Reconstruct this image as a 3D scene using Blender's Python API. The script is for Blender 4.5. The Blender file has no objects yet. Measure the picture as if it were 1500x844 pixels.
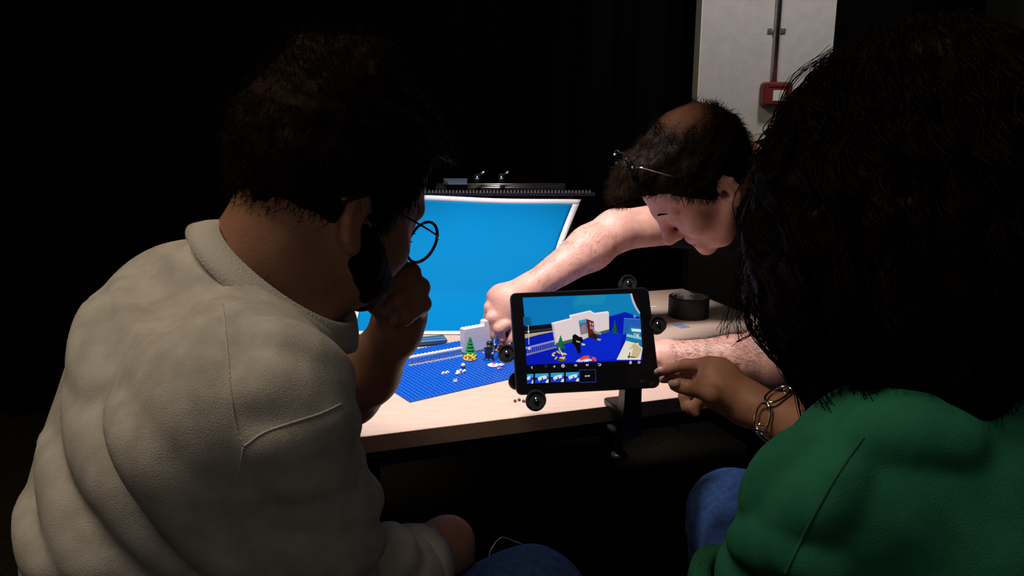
import bpy, math, random
import numpy as np
from mathutils import Vector, Matrix
from mathutils.bvhtree import BVHTree
random.seed(4); rng = np.random.default_rng(4)
SC = bpy.context.scene; COL = SC.collection

# ------------------------------------------------------------------ camera
FPX = 1100.0; CAMH = 1.18; PITCH = math.radians(12.4)
cd = bpy.data.cameras.new('camera'); cam = bpy.data.objects.new('camera', cd); COL.objects.link(cam)
cd.sensor_width = 36; cd.lens = 36 * FPX / 1500; cd.clip_start = .02
cam.location = (0, 0, CAMH); cam.rotation_euler = (math.pi / 2 - PITCH, 0, 0)
SC.camera = cam
# ------------------------------------------------------------------ world, lights, exposure
w = bpy.data.worlds.new('world'); SC.world = w; w.use_nodes = True
w.node_tree.nodes['Background'].inputs[0].default_value = (.5, .5, .55, 1)
w.node_tree.nodes['Background'].inputs[1].default_value = .0
SC.view_settings.view_transform = 'Standard'; SC.view_settings.look = 'None'
SC.view_settings.exposure = 0; SC.view_settings.gamma = 1; SC.view_settings.use_curve_mapping = False

def lamp(name, kind, loc, target, power, color, **kw):
    l = bpy.data.lights.new(name, kind); o = bpy.data.objects.new(name, l); COL.objects.link(o)
    o.location = loc; l.energy = power; l.color = color
    o.rotation_euler = (Vector(target) - Vector(loc)).to_track_quat('-Z', 'Y').to_euler()
    for k, v in kw.items(): setattr(l, k, v)
    return o
# the work lamp over the table (above the frame)
lamp('table_lamp_light', 'SPOT', (-.12, 1.20, 1.74), (-.06, 1.48, .73), 68, (1.0, .93, .97), spot_size=math.radians(67), spot_blend=.5, shadow_soft_size=.09)
# warm ceiling lamp behind and left of the photographer
lamp('ceiling_lamp_light', 'AREA', (-.75, .40, 2.6), (-.1, .85, .9), 13.0, (1.0, .84, .62), shape='DISK', size=.8)
# weak fill light added behind the photographer to lift the dim foreground
lamp('fill_light', 'AREA', (.5, -1.85, 1.75), (0, 1, .9), 3.2, (1.0, .93, .86), shape='RECTANGLE', size=1.0, size_y=1.8)
# ceiling spot over the white column
lamp('column_lamp_light', 'SPOT', (.88, 1.88, 2.35), (.88, 2.72, 1.72), 26, (1.0, .95, .93), spot_size=math.radians(58), spot_blend=.45, shadow_soft_size=.1)

# ------------------------------------------------------------------ helpers
FW = np.array([0, math.cos(PITCH), -math.sin(PITCH)]); UPV = np.array([0, math.sin(PITCH), math.cos(PITCH)]); RT = np.array([1., 0, 0])
CAM = np.array([0, 0, CAMH])
def ray(u, v): return FW + RT * (u - 750) / FPX + UPV * (422 - v) / FPX
def A(u, v, d): return CAM + ray(u, v) * d
def Z(u, v, z): r = ray(u, v); return CAM + r * ((z - CAMH) / r[2])
def nrm(v): v = np.array(v, float); return v / np.linalg.norm(v)
def srgb(r, g, b):
    f = lambda c: (c / 255 / 12.92) if c / 255 <= .04045 else ((c / 255 + .055) / 1.055) ** 2.4
    return (f(r), f(g), f(b), 1)

def mat(name, col, rough=.6, spec=.5, metal=0, noise=0, nscale=40, bump=0, bscale=200, sss=0, trans=0, emit=None, estr=1, stretch=None, col2=None, coat=0, aniso=0):
    m = bpy.data.materials.new(name); m.use_nodes = True
    nt = m.node_tree; b = nt.nodes['Principled BSDF']
    c = col if len(col) == 4 else (*col, 1)
    b.inputs['Base Color'].default_value = c; b.inputs['Roughness'].default_value = rough
    b.inputs['Specular IOR Level'].default_value = spec; b.inputs['Metallic'].default_value = metal
    if sss:
        b.inputs['Subsurface Weight'].default_value = sss; b.inputs['Subsurface Radius'].default_value = (.012, .005, .003); b.inputs['Subsurface Scale'].default_value = .5
    if trans: b.inputs['Transmission Weight'].default_value = trans
    if coat: b.inputs['Coat Weight'].default_value = coat
    if aniso: b.inputs['Anisotropic'].default_value = aniso
    if emit:
        b.inputs['Emission Color'].default_value = emit; b.inputs['Emission Strength'].default_value = estr
    if noise or bump:
        tc = nt.nodes.new('ShaderNodeTexCoord'); mp = nt.nodes.new('ShaderNodeMapping'); nt.links.new(tc.outputs['Object'], mp.inputs[0])
        if stretch: mp.inputs['Scale'].default_value = stretch
    if noise:
        n = nt.nodes.new('ShaderNodeTexNoise'); n.inputs['Scale'].default_value = nscale; n.inputs['Detail'].default_value = 5
        nt.links.new(mp.outputs[0], n.inputs['Vector'])
        mx = nt.nodes.new('ShaderNodeMix'); mx.data_type = 'RGBA'
        c2 = col2 or tuple(x * (1 - noise) for x in c[:3]) + (1,)
        mx.inputs[6].default_value = c; mx.inputs[7].default_value = c2
        cr = nt.nodes.new('ShaderNodeMapRange'); cr.inputs[1].default_value = .35; cr.inputs[2].default_value = .65
        nt.links.new(n.outputs[0], cr.inputs[0]); nt.links.new(cr.outputs[0], mx.inputs[0]); nt.links.new(mx.outputs[2], b.inputs['Base Color'])
    if bump:
        n2 = nt.nodes.new('ShaderNodeTexNoise'); n2.inputs['Scale'].default_value = bscale; n2.inputs['Detail'].default_value = 3
        nt.links.new(mp.outputs[0], n2.inputs['Vector'])
        bp = nt.nodes.new('ShaderNodeBump'); bp.inputs['Strength'].default_value = bump; bp.inputs['Distance'].default_value = .002
        nt.links.new(n2.outputs[0], bp.inputs['Height']); nt.links.new(bp.outputs[0], b.inputs['Normal'])
    return m

def link(o, parent=None):
    COL.objects.link(o)
    if parent is not None: o.parent = parent
    return o
def origin(p):
    v = Vector((0, 0, 0))
    while p is not None: v += p.location; p = p.parent
    return np.array(v)
def meshobj(name, V, Fs, m, parent=None, smooth=True, kind=None, mi=None):
    """world-space vertices -> one linked mesh object"""
    V = np.asarray(V, float) - origin(parent)
    me = bpy.data.meshes.new(name)
    if isinstance(Fs, np.ndarray):
        n, k = Fs.shape
        me.vertices.add(len(V)); me.vertices.foreach_set('co', V.astype(np.float32).ravel())
        me.loops.add(n * k); me.loops.foreach_set('vertex_index', Fs.astype(np.int32).ravel())
        me.polygons.add(n); me.polygons.foreach_set('loop_start', np.arange(0, n * k, k, dtype=np.int32))
        me.update(calc_edges=True)
    else:
        me.from_pydata([tuple(v) for v in V], [], Fs); me.update()
    me.polygons.foreach_set('use_smooth', [smooth] * len(me.polygons))
    for x in (m if isinstance(m, (list, tuple)) else [m]): me.materials.append(x)
    if mi is not None: me.polygons.foreach_set('material_index', mi)
    o = bpy.data.objects.new(name, me); link(o, parent)
    if kind: o['kind'] = kind
    return o
def thing(name, label, cat, loc=(0, 0, 0), group=None):
    o = bpy.data.objects.new(name, None); o.location = Vector([float(x) for x in loc]); o.empty_display_size = .05; link(o)
    return tag(o, label, cat, group)
def tag(o, label, cat, group=None):
    o['label'] = label; o['category'] = cat
    if group: o['group'] = group
    return o
def struct(o): o['kind'] = 'structure'; return o

class MB:
    """collects simple shapes (world space) for one mesh"""
    def __init__(s): s.V = []; s.F = []; s.M = []; s.m = 0
    def add(s, V, F):
        n = len(s.V); s.V += [tuple(map(float, v)) for v in V]; s.F += [tuple(i + n for i in f) for f in F]; s.M += [s.m] * len(F)
    def box(s, c, size, ax=None, bev=0):
        ax = np.eye(3) if ax is None else np.array(ax, float); c = np.array(c, float); h = np.array(size) / 2
        if bev <= 0:
            P = [c + ax[0] * x * h[0] + ax[1] * y * h[1] + ax[2] * z * h[2] for x, y, z in ((-1, -1, -1), (1, -1, -1), (1, 1, -1), (-1, 1, -1), (-1, -1, 1), (1, -1, 1), (1, 1, 1), (-1, 1, 1))]
            s.add(P, [(3, 2, 1, 0), (4, 5, 6, 7), (0, 1, 5, 4), (1, 2, 6, 5), (2, 3, 7, 6), (3, 0, 4, 7)]); return
        # chamfered top / bottom / sides: an octagonal prism with sloped rims
        def ring(dx, dy, z):
            b = bev
            pts = [(-dx + b, -dy), (dx - b, -dy), (dx, -dy + b), (dx, dy - b), (dx - b, dy), (-dx + b, dy), (-dx, dy - b), (-dx, -dy + b)]
            return [c + ax[0] * x + ax[1] * y + ax[2] * z for x, y in pts]
        b = min(bev, h[2] * .9)
        L = ring(h[0] - b, h[1] - b, -h[2]) + ring(h[0], h[1], -h[2] + b) + ring(h[0], h[1], h[2] - b) + ring(h[0] - b, h[1] - b, h[2])
        Fs = [tuple(range(7, -1, -1)), tuple(range(24, 32))]
        for k in range(3):
            for i in range(8): j = (i + 1) % 8; Fs.append((k * 8 + i, k * 8 + j, k * 8 + 8 + j, k * 8 + 8 + i))
        s.add(L, Fs)
    def tube(s, pts, r, n=10, closed=False, cap=True):
        P = np.array(pts, float); N = len(P); rr = np.full(N, r) if np.isscalar(r) else np.array(r)
        T = np.gradient(P, axis=0) if not closed else np.roll(P, -1, 0) - np.roll(P, 1, 0)
        T /= np.linalg.norm(T, axis=1)[:, None] + 1e-12
        ref = np.array([0, 0, 1.]) if abs(T[0][2]) < .9 else np.array([1., 0, 0]); a = nrm(np.cross(T[0], ref)); V = []
        for i in range(N):
            a = a - T[i] * (a @ T[i]); a /= np.linalg.norm(a); b = np.cross(T[i], a)
            for k in range(n): t = 2 * math.pi * k / n; V.append(P[i] + rr[i] * (a * math.cos(t) + b * math.sin(t)))
        F = []
        for i in range(N if closed else N - 1):
            i2 = (i + 1) % N
            for k in range(n): k2 = (k + 1) % n; F.append((i * n + k, i * n + k2, i2 * n + k2, i2 * n + k))
        if cap and not closed: F += [tuple(range(n - 1, -1, -1)), tuple((N - 1) * n + k for k in range(n))]
        s.add(V, F)
    def lathe(s, c, prof, ax=None, n=24):
        """prof: list of (radius, height) along ax[2]"""
        ax = np.eye(3) if ax is None else np.array(ax, float); c = np.array(c, float); V = []; F = []
        for r, h in prof:
            for k in range(n): t = 2 * math.pi * k / n; V.append(c + ax[2] * h + (ax[0] * math.cos(t) + ax[1] * math.sin(t)) * max(r, 1e-5))
        for i in range(len(prof) - 1):
            for k in range(n): k2 = (k + 1) % n; F.append((i * n + k, i * n + k2, (i + 1) * n + k2, (i + 1) * n + k))
        F += [tuple(range(n - 1, -1, -1)), tuple((len(prof) - 1) * n + k for k in range(n))]
        s.add(V, F)
    def build(s, name, m, parent=None, smooth=False, kind=None):
        return meshobj(name, s.V, s.F, m, parent, smooth, kind, s.M if isinstance(m, (list, tuple)) else None)

# ------------------------------------------------------------------ signed distance modelling
class Sdf:
    def __init__(s): s.p = []
    def cap(s, a, b, ra, rb=None, k=.015, op='u'):
        a = np.array(a, np.float32); b = np.array(b, np.float32); rb = ra if rb is None else rb; R = max(ra, rb)
        s.p.append((op, 'c', (a, b, ra, rb), k, np.minimum(a, b) - R, np.maximum(a, b) + R)); return s
    def chain(s, pts, rs, k=.012, op='u'):
        if np.isscalar(rs): rs = [rs] * len(pts)
        for i in range(len(pts) - 1): s.cap(pts[i], pts[i + 1], rs[i], rs[i + 1], k, op)
        return s
    def ell(s, c, r, ax=None, k=.02, op='u'):
        c = np.array(c, np.float32); r = np.array(r, np.float32); ax = np.eye(3, dtype=np.float32) if ax is None else np.array(ax, np.float32)
        e = np.sqrt(((ax * r[:, None]) ** 2).sum(0))
        s.p.append((op, 'e', (c, r, ax), k, c - e, c + e)); return s
    def fn(s, f): s.p.append(('f', 'f', f, 0, None, None)); return s
    def mesh(s, h, B=24):
        U = [p for p in s.p if p[0] == 'u']
        lo = np.min([p[4] for p in U], 0) - .03 - 4 * h; hi = np.max([p[5] for p in U], 0) + .03 + 4 * h
        nb = np.ceil((hi - lo) / (B * h)).astype(int); act = np.zeros(nb, bool)
        def rng_(p, m): 
            a = np.floor((p[4] - m - lo) / (B * h)).astype(int); b = np.floor((p[5] + m - lo) / (B * h)).astype(int)
            return np.clip(a, 0, nb - 1), np.clip(b, 0, nb - 1)
        for p in U:
            a, b = rng_(p, .012 + 3 * h); act[a[0]:b[0] + 1, a[1]:b[1] + 1, a[2]:b[2] + 1] = True
        dims = nb * B + 2; sx, sy = int(dims[1] * dims[2]), int(dims[2])
        g = np.arange(B + 1, dtype=np.float32) * h
        vid = []; vco = []; quads = []
        off = np.array([(0, 0, 0), (1, 0, 0), (0, 1, 0), (1, 1, 0), (0, 0, 1), (1, 0, 1), (0, 1, 1), (1, 1, 1)])
        edges = [(0, 1), (2, 3), (4, 5), (6, 7), (0, 2), (1, 3), (4, 6), (5, 7), (0, 4), (1, 5), (2, 6), (3, 7)]
        for bi, bj, bk in np.argwhere(act):
            o = lo + np.array([bi, bj, bk]) * B * h; e = o + B * h
            X, Y, Zg = np.meshgrid(g + o[0], g + o[1], g + o[2], indexing='ij'); P = np.stack([X, Y, Zg], -1).astype(np.float32)
            d = np.full(X.shape, .5, np.float32)
            for op, ty, q, k, pl, ph in s.p:
                if op == 'f': d = q(P, d); continue
                m = k + 4 * h + .012
                if (pl - m > e).any() or (ph + m < o).any(): continue
                if ty == 'c':
                    a, b, ra, rb = q; ba = b - a; L = float(ba @ ba) + 1e-12; pa = P - a
                    t = np.clip((pa @ ba) / L, 0, 1); w_ = pa - t[..., None] * ba
                    c = np.sqrt((w_ * w_).sum(-1)) - (ra + (rb - ra) * t)
                else:
                    cc, r, ax = q; L = (P - cc) @ ax.T; a = L / r; k0 = np.sqrt((a * a).sum(-1)); a = a / r; k1 = np.sqrt((a * a).sum(-1)) + 1e-6
                    c = np.where(k0 < 1e-3, -r.min(), k0 * (k0 - 1) / k1)
                if op == 'u':
                    hh = np.maximum(k - np.abs(d - c), 0) / k; d = np.minimum(d, c) - hh * hh * k * .25
                else:
                    c = -c; hh = np.maximum(k - np.abs(d - c), 0) / k; d = np.maximum(d, c) + hh * hh * k * .25
            ins = d < 0
            if not ins.any() or ins.all(): continue
            cv = np.stack([ins[x:x + B, y:y + B, z:z + B] for x, y, z in off], -1); sm = cv.sum(-1); cells = np.argwhere((sm > 0) & (sm < 8))
            base = np.array([bi, bj, bk]) * B
            if len(cells):
                D = np.stack([d[cells[:, 0] + x, cells[:, 1] + y, cells[:, 2] + z] for x, y, z in off], -1)
                acc = np.zeros((len(cells), 3)); cnt = np.zeros(len(cells))
                for i, j in edges:
                    di, dj = D[:, i], D[:, j]; x = (di < 0) != (dj < 0); t = np.where(x, di / np.where(x, di - dj, 1), 0)
                    acc += np.where(x[:, None], off[i] + t[:, None] * (off[j] - off[i]), 0); cnt += x
                gi = base + cells
                vid.append(gi[:, 0] * sx + gi[:, 1] * sy + gi[:, 2]); vco.append(lo + (gi + acc / cnt[:, None]) * h)
            for ax_, st, d1, d2 in ((0, (1, 0, 0), sy, 1), (1, (0, 1, 0), 1, sx), (2, (0, 0, 1), sx, sy)):
                a = ins[:B, :B, :B]; b = ins[st[0]:B + st[0], st[1]:B + st[1], st[2]:B + st[2]]
                for flag, q in ((1, a & ~b), (0, ~a & b)):
                    idx = np.argwhere(q)
                    if len(idx):
                        gi = base + idx; c = gi[:, 0] * sx + gi[:, 1] * sy + gi[:, 2]
                        qd = np.stack([c, c - d1, c - d1 - d2, c - d2], -1)
                        quads.append(qd[:, ::-1] if flag else qd)
        ids = np.concatenate(vid); co = np.concatenate(vco); o = np.argsort(ids); ids = ids[o]; co = co[o]
        Q = np.concatenate(quads); ix = np.searchsorted(ids, Q); ix = np.clip(ix, 0, len(ids) - 1); ok = (ids[ix] == Q).all(1)
        return co, ix[ok][:, ::-1].copy()
def bvh(V, F): return BVHTree.FromPolygons(V.tolist(), F.tolist())
def hit(T, u, v):
    r = nrm(ray(u, v)); h = T.ray_cast(Vector(CAM), Vector(r))
    return (None, None) if h[0] is None else (np.array(h[0]), np.array(h[1]))
def smooth_path(pts, n):
    P = np.array(pts, float); t = np.linspace(0, len(P) - 1, n); Q = np.vstack([2 * P[0] - P[1], P, 2 * P[-1] - P[-2]]); out = []
    for x in t:
        i = min(int(x), len(P) - 2); f = x - i; a, b, c, d = Q[i], Q[i + 1], Q[i + 2], Q[i + 3]
        out.append(.5 * (2 * b + (c - a) * f + (2 * a - 5 * b + 4 * c - d) * f * f + (3 * b - a - 3 * c + d) * f ** 3))
    return np.array(out)
def on_surface(T, pxs, n=14):
    out = []
    for u, v in smooth_path([(a, b, 0) for a, b in pxs], n)[:, :2]:
        p, q = hit(T, u, v)
        if p is not None: out.append((p, q))
    return out
def folds(S, T, spec):
    """ridges (r>0) and valleys (r<0) that follow the cloth: list of (pixel path, radius, height)"""
    for pxs, r, hgt in spec:
        hs = on_surface(T, pxs)
        if len(hs) < 2: continue
        n = len(hs); prof = [max(.25, math.sin(math.pi * (i + .6) / (n + .2))) for i in range(n)]
        if hgt > 0:
            P = [p - q * (r * pr - hgt * pr) for (p, q), pr in zip(hs, prof)]; S.chain(P, [r * x for x in prof], k=.022)
        else:
            P = [p + q * (r * pr + hgt * pr) for (p, q), pr in zip(hs, prof)]; S.chain(P, [r * x for x in prof], k=.022, op='s')
def strands(P, R, sides=3):
    """P (N,M,3) paths, R (M,) radii -> tube mesh arrays"""
    N, M, _ = P.shape; T = np.gradient(P, axis=1); T /= np.linalg.norm(T, axis=2, keepdims=True) + 1e-9
    ref = np.array([.31, .52, .79]); a = np.cross(T, ref); a /= np.linalg.norm(a, axis=2, keepdims=True) + 1e-9; b = np.cross(T, a)
    R = np.asarray(R)[None, :, None]; V = np.stack([P + R * (a * math.cos(2 * math.pi * k / sides) + b * math.sin(2 * math.pi * k / sides)) for k in range(sides)], 2)
    idx = np.arange(N * M * sides).reshape(N, M, sides); q = []
    for k in range(sides):
        k2 = (k + 1) % sides; q.append(np.stack([idx[:, :-1, k], idx[:, :-1, k2], idx[:, 1:, k2], idx[:, 1:, k]], -1).reshape(-1, 4))
    return V.reshape(-1, 3), np.concatenate(q)
def wob(P, s, seed=0):
    x, y, z = P[..., 0] * s + seed, P[..., 1] * s - seed * 1.7, P[..., 2] * s + seed * .6
    return (np.sin(x * 1.1 + 1.3 * np.sin(y * .9)) + np.sin(y * 1.3 + 1.1 * np.sin(z * 1.05)) + np.sin(z * 1.2 + 1.2 * np.sin(x * .8))) / 3

class Frame:
    def __init__(s, c, fwd, up):
        s.c = np.array(c, float); s.f = nrm(fwd); up = np.array(up, float); s.u = nrm(up - s.f * (up @ s.f)); s.r = np.cross(s.f, s.u)
        s.ax = np.array([s.r, s.f, s.u])
    def __call__(s, x, y, z): return s.c + s.r * x + s.f * y + s.u * z
    def loc(s, P): return (P - s.c.astype(np.float32)) @ s.ax.T.astype(np.float32)

def add_head(S, H, jaw=1.0, nose=1.0):
    """a head with face and ears in frame H (x right, y forward, z up; origin between the ears)"""
    e = lambda c, r, k=.02, op='u': S.ell(H(*c), r, H.ax, k, op)
    e((0, -.014, .035), (.074, .097, .086)); e((0, .03, .03), (.064, .066, .07), .03)
    e((0, .042, -.035), (.058, .05, .075), .03); e((0, .048, -.088 * jaw), (.046, .044, .032), .03)
    e((0, .088, -.112 * jaw), (.02, .016, .015), .025)
    for s in (-1, 1):
        e((s * .036, .066, -.03), (.026, .026, .024), .02)                     # cheek
        S.cap(H(s * .008, .093, .024), H(s * .045, .078, .022), .0095, .008, .014)   # brow ridge
        e((s * .032, .100, .004), (.017, .014, .011), .012, 's')              # eye socket
        e((s * .031, .080, .003), (.0125, .0125, .0125), .004)                 # eyeball with lid
        S.cap(H(s * .02, .0905, .007), H(s * .043, .084, .006), .0035, .003, .005)   # upper lid
        S.cap(H(s * .021, .089, -.006), H(s * .042, .083, -.006), .003, .003, .006)
        e((s * .0125, .103, -.036), (.0085, .010, .008), .008)                 # nostril wing
        S.cap(H(s * .07, .0, -.04), H(s * .045, .055, -.10 * jaw), .012, .013, .03)  # jaw line
        ear = [(.012, -.018), (.015, .004), (.012, .02), (-.002, .033), (-.018, .030), (-.026, .012), (-.022, -.01), (-.011, -.028), (.0, -.036), (.007, -.028)]
        ear = [(y * .8, z * .8) for y, z in ear]; pts = [H(s * (.073 + .006 * (.016 - y) / .042), y - .006, z - .018) for y, z in ear]
        S.chain(pts, [.003, .0032, .0038, .004, .0042, .0042, .004, .005, .0055, .004], .005)
        e((s * .077, -.010, -.018), (.005, .014, .023), .008); S.cap(H(s * .079, -.014, -.002), H(s * .080, -.011, -.026), .0035, .0035, .006)
        e((s * .081, -.002, -.020), (.010, .0075, .0105), .004, 's')
    S.cap(H(0, .095, .018), H(0, .112 * nose, -.028), .0075, .0115, .014); e((0, .114 * nose, -.032), (.0115, .0115, .0095), .01)
    S.cap(H(-.02, .090, -.064), H(.02, .090, -.064), .0065, .0065, .012); S.cap(H(-.006, .098, -.063), H(.006, .098, -.063), .005, .005, .01)
    S.cap(H(-.016, .091, -.0765), H(.016, .091, -.0765), .0075, .0075, .012)
    S.cap(H(-.026, .097, -.0705), H(.026, .097, -.0705), .0022, .0022, .004, 's')
HY = np.array([-.13, -.08, -.045, -.02, .0, .018, .035, .06, .085, .12])
def hair_cap(H, zmin, thick=.012, amp=.004, freq=160, seed=0, extra=None):
    S = Sdf(); e = lambda c, r, k=.02: S.ell(H(*c), np.array(r) + thick, H.ax, k)
    e((0, -.014, .035), (.074, .097, .086)); e((0, .03, .03), (.064, .062, .07), .03)
    if extra: extra(S)
    zm = np.array(zmin, np.float32)
    def cut(P, d):
        L = H.loc(P); y = L[..., 1]; lim = np.interp(y, HY, zm).astype(np.float32) + .004 * wob(L, 300, 2).astype(np.float32)
        d = d + amp * wob(L * np.array([1, .35, 1], np.float32), freq, seed).astype(np.float32) + amp * .5 * wob(L * np.array([1, .4, 1], np.float32), freq * 2.3, seed + 3).astype(np.float32)
        return np.maximum(d, (lim - L[..., 2]) * .8)
    S.fn(cut); return S
def short_strands(H, V, N, m, length, comb, name, parent, rad=.0005, jit=.35, sel=None, droop=.0):
    L = (V - H.c) @ H.ax.T
    ok = np.ones(len(V), bool) if sel is None else sel(L)
    idx = np.argwhere(ok)[:, 0]; idx = rng.choice(idx, N); p0 = V[idx]; c = H(0, -.01, .03); nn = p0 - c; nn /= np.linalg.norm(nn, axis=1)[:, None]
    dirs = nn * .30 + np.array([comb(l) for l in L[idx]]) @ H.ax + rng.normal(0, jit, (N, 3)) * .5; dirs /= np.linalg.norm(dirs, axis=1)[:, None]
    M = 5; t = np.linspace(0, 1, M)[None, :, None]; ln = (length * rng.uniform(.5, 1.2, N))[:, None, None]
    P = p0[:, None, :] - nn[:, None, :] * .003 + dirs[:, None, :] * ln * t - nn[:, None, :] * ln * .35 * t ** 2 + np.array([0, 0, -1.]) * droop * t ** 2
    v, f = strands(P, rad * np.array([1, 1, .9, .6, .15])); return meshobj(name, v, f, m, parent, True, 'stuff')

# ------------------------------------------------------------------ materials
M = {}
M['skin_a'] = mat('skin_tan', (.37, .175, .11), .5, .4, noise=.25, nscale=30, bump=.25, bscale=350, sss=.12)
M['skin_b'] = mat('skin_fair', (.70, .38, .30), .5, .4, noise=.22, nscale=35, bump=.3, bscale=300, sss=.12)
M['skin_c'] = mat('skin_warm', (.52, .25, .16), .5, .4, noise=.2, nscale=30, bump=.2, bscale=350, sss=.12)
M['nail'] = mat('nail', (.62, .36, .28), .3)
M['hair_dark'] = mat('hair_dark_brown', (.005, .0025, .0015), .65, .07)
M['hair_curl'] = mat('hair_curly_brown', (.0032, .0013, .0006), .5, .09, noise=.5, nscale=25)
M['hair_short'] = mat('hair_short_brown', (.007, .0035, .002), .7, .02)
M['sweat'] = mat('heather_cotton', (.62, .57, .52), .95, .1, noise=.22, nscale=45, bump=.35, bscale=900)
M['seam'] = mat('seam_thread', (.58, .535, .485), .95, .1, bump=.5, bscale=600)
M['green'] = mat('green_fleece', (.03, .20, .115), .95, .1, noise=.18, nscale=45, bump=.4, bscale=900)
M['greenrib'] = mat('green_rib', (.025, .15, .075), .95, .1, noise=.35, nscale=300, bump=1, bscale=500)
M['jeans'] = mat('blue_denim', (.03, .07, .20), .9, .15, noise=.35, nscale=120, bump=.8, bscale=500)
M['blackcloth'] = mat('black_cotton', (.012, .012, .015), .95, .1, bump=.5, bscale=400)
M['curtain'] = mat('black_curtain', (.0022, .0022, .0025), .98, .05, bump=.4, bscale=200)
M['carpet'] = mat('dark_carpet', (.045, .038, .024), 1, .05, noise=.5, nscale=90, bump=1, bscale=300)
M['wallp'] = mat('pale_wall_paint', (.26, .27, .22), .9, .2, noise=.12, nscale=60, bump=.2, bscale=150)
M['ceil'] = mat('ceiling_paint', (.05, .05, .05), .9, .2)
M['column'] = mat('white_plaster', (.62, .59, .58), .85, .2, noise=.1, nscale=25, bump=.35, bscale=90)
M['steel'] = mat('galvanised_steel', (.55, .56, .58), .35, metal=1, noise=.25, nscale=60)
M['firered'] = mat('red_call_point', (.17, .016, .012), .5)
M['label_white'] = mat('white_card', (.75, .73, .70), .7)
M['wood'] = mat('beech_laminate', (.68, .50, .39), .42, .4, noise=.13, nscale=14, stretch=(1.2, 16, 1.2), bump=.04, bscale=200)
M['woodedge'] = mat('beech_edge_band', (.50, .32, .22), .5, .3, noise=.15, nscale=20, stretch=(1.2, 16, 12))
M['frame'] = mat('black_powder_coat', (.006, .006, .006), .8, .15, bump=.1, bscale=400)
M['blackpl'] = mat('black_plastic', (.012, .012, .013), .38, .5)
M['rubber'] = mat('black_rubber', (.008, .008, .008), .75, .2, bump=.2, bscale=300)
M['chrome'] = mat('chrome', (.8, .8, .82), .14, metal=1)
M['silver'] = mat('silver', (.85, .78, .66), .16, metal=1)
M['paperblue'] = mat('sky_blue_paper', (.0, .20, .47), .75, .06, noise=.05, nscale=6)
M['paperwhite'] = mat('white_paper', (.80, .78, .80), .6, .3)
M['darkblue'] = mat('dark_blue_card', (.018, .09, .20), .5)
M['glass'] = mat('spectacle_glass', (1, 1, 1), .02, .5, trans=1); M['glass'].node_tree.nodes['Principled BSDF'].inputs['IOR'].default_value = 1.03
M['bluewire'] = mat('dark_blue_wire', (.012, .018, .06), .35, metal=.6)
M['studblue'] = mat('toy_blue', (.008, .115, .58), .3, .5)
M['toywhite'] = mat('toy_white', (.82, .80, .82), .28, .5)
M['toygrey'] = mat('toy_light_grey', (.60, .62, .72), .3, .5)
M['toygreen'] = mat('toy_green', (.012, .26, .08), .3, .5)
M['toyolive'] = mat('toy_olive', (.13, .24, .04), .35, .5)
M['toyyellow'] = mat('toy_yellow', (.80, .52, .03), .28, .5)
M['toytan'] = mat('toy_tan', (.66, .46, .24), .3, .5)
M['toybrown'] = mat('toy_brown', (.17, .055, .028), .3, .5)
M['toynavy'] = mat('toy_navy', (.012, .022, .085), .3, .5)
M['toyblack'] = mat('toy_black', (.010, .010, .012), .3, .5)
M['toypink'] = mat('toy_pink', (.82, .42, .56), .3, .5)
M['toymagenta'] = mat('toy_magenta', (.62, .02, .16), .3, .5)
M['toypurple'] = mat('toy_purple', (.42, .20, .62), .3, .5)
M['toyskin'] = mat('toy_flesh', (.70, .42, .24), .3, .5)
M['toyred'] = mat('toy_dark_red', (.20, .03, .02), .3, .5)
M['tape'] = mat('black_cloth_tape', (.010, .010, .010), .55, .4, bump=.2, bscale=500)
M['card'] = mat('cardboard_core', (.8, .76, .7), .8, noise=.1)
M['inkred'] = mat('red_ink', (.42, .05, .05), .7)
M['inkblue'] = mat('blue_ink', (.08, .13, .40), .6)
M['cable'] = mat('grey_cable', (.16, .155, .15), .4)

for k_ in ('hair_dark', 'hair_curl', 'hair_short'): M[k_].node_tree.nodes['Principled BSDF'].inputs['Specular Tint'].default_value = (1, .55, .3, 1)
# ------------------------------------------------------------------ room
def slab(name, c, size, m, parent=None):
    b = MB(); b.box(c, size); return b.build(name, m, parent)
struct(slab('floor', (0, .9, -.05), (6.4, 6.0, .1), M['carpet']))
struct(slab('ceiling', (0, .9, 2.85), (6.4, 6.0, .1), M['ceil']))
struct(slab('wall_back', (0, 3.55, 1.4), (6.4, .1, 2.8), M['wallp']))
struct(slab('wall_left', (-3.15, .9, 1.4), (.1, 6.0, 2.8), M['ceil']))
struct(slab('wall_right', (3.15, .9, 1.4), (.1, 6.0, 2.8), M['ceil']))
struct(slab('wall_front', (0, -2.05, 1.4), (6.4, .1, 2.8), M['ceil']))
def curtain(x0, x1, y, name, label):
    n = int((x1 - x0) / .012); V = []; F = []
    for i in range(n + 1):
        x = x0 + (x1 - x0) * i / n
        for j in range(5):
            z = .015 + 2.765 * j / 4; a = .035 * (1 + .25 * (4 - j) / 4); V.append((x, y + a * math.sin(x * 38 + .5 * math.sin(x * 9)) + .012 * math.sin(x * 90), z))
    for i in range(n):
        for j in range(4): q = i * 5 + j; F.append((q, q + 5, q + 6, q + 1))
    o = meshobj(name, V, F, M['curtain']); md = o.modifiers.new('thick', 'SOLIDIFY'); md.thickness = .004
    tag(o, label, 'curtain'); return o
curtain(-3.05, .80, 2.92, 'stage_curtain', 'long black curtain behind the blue backdrop, left of the white column')
curtain(1.0, 1.735, 2.92, 'stage_curtain', 'black curtain between the white column and the pale wall at upper right')
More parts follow.
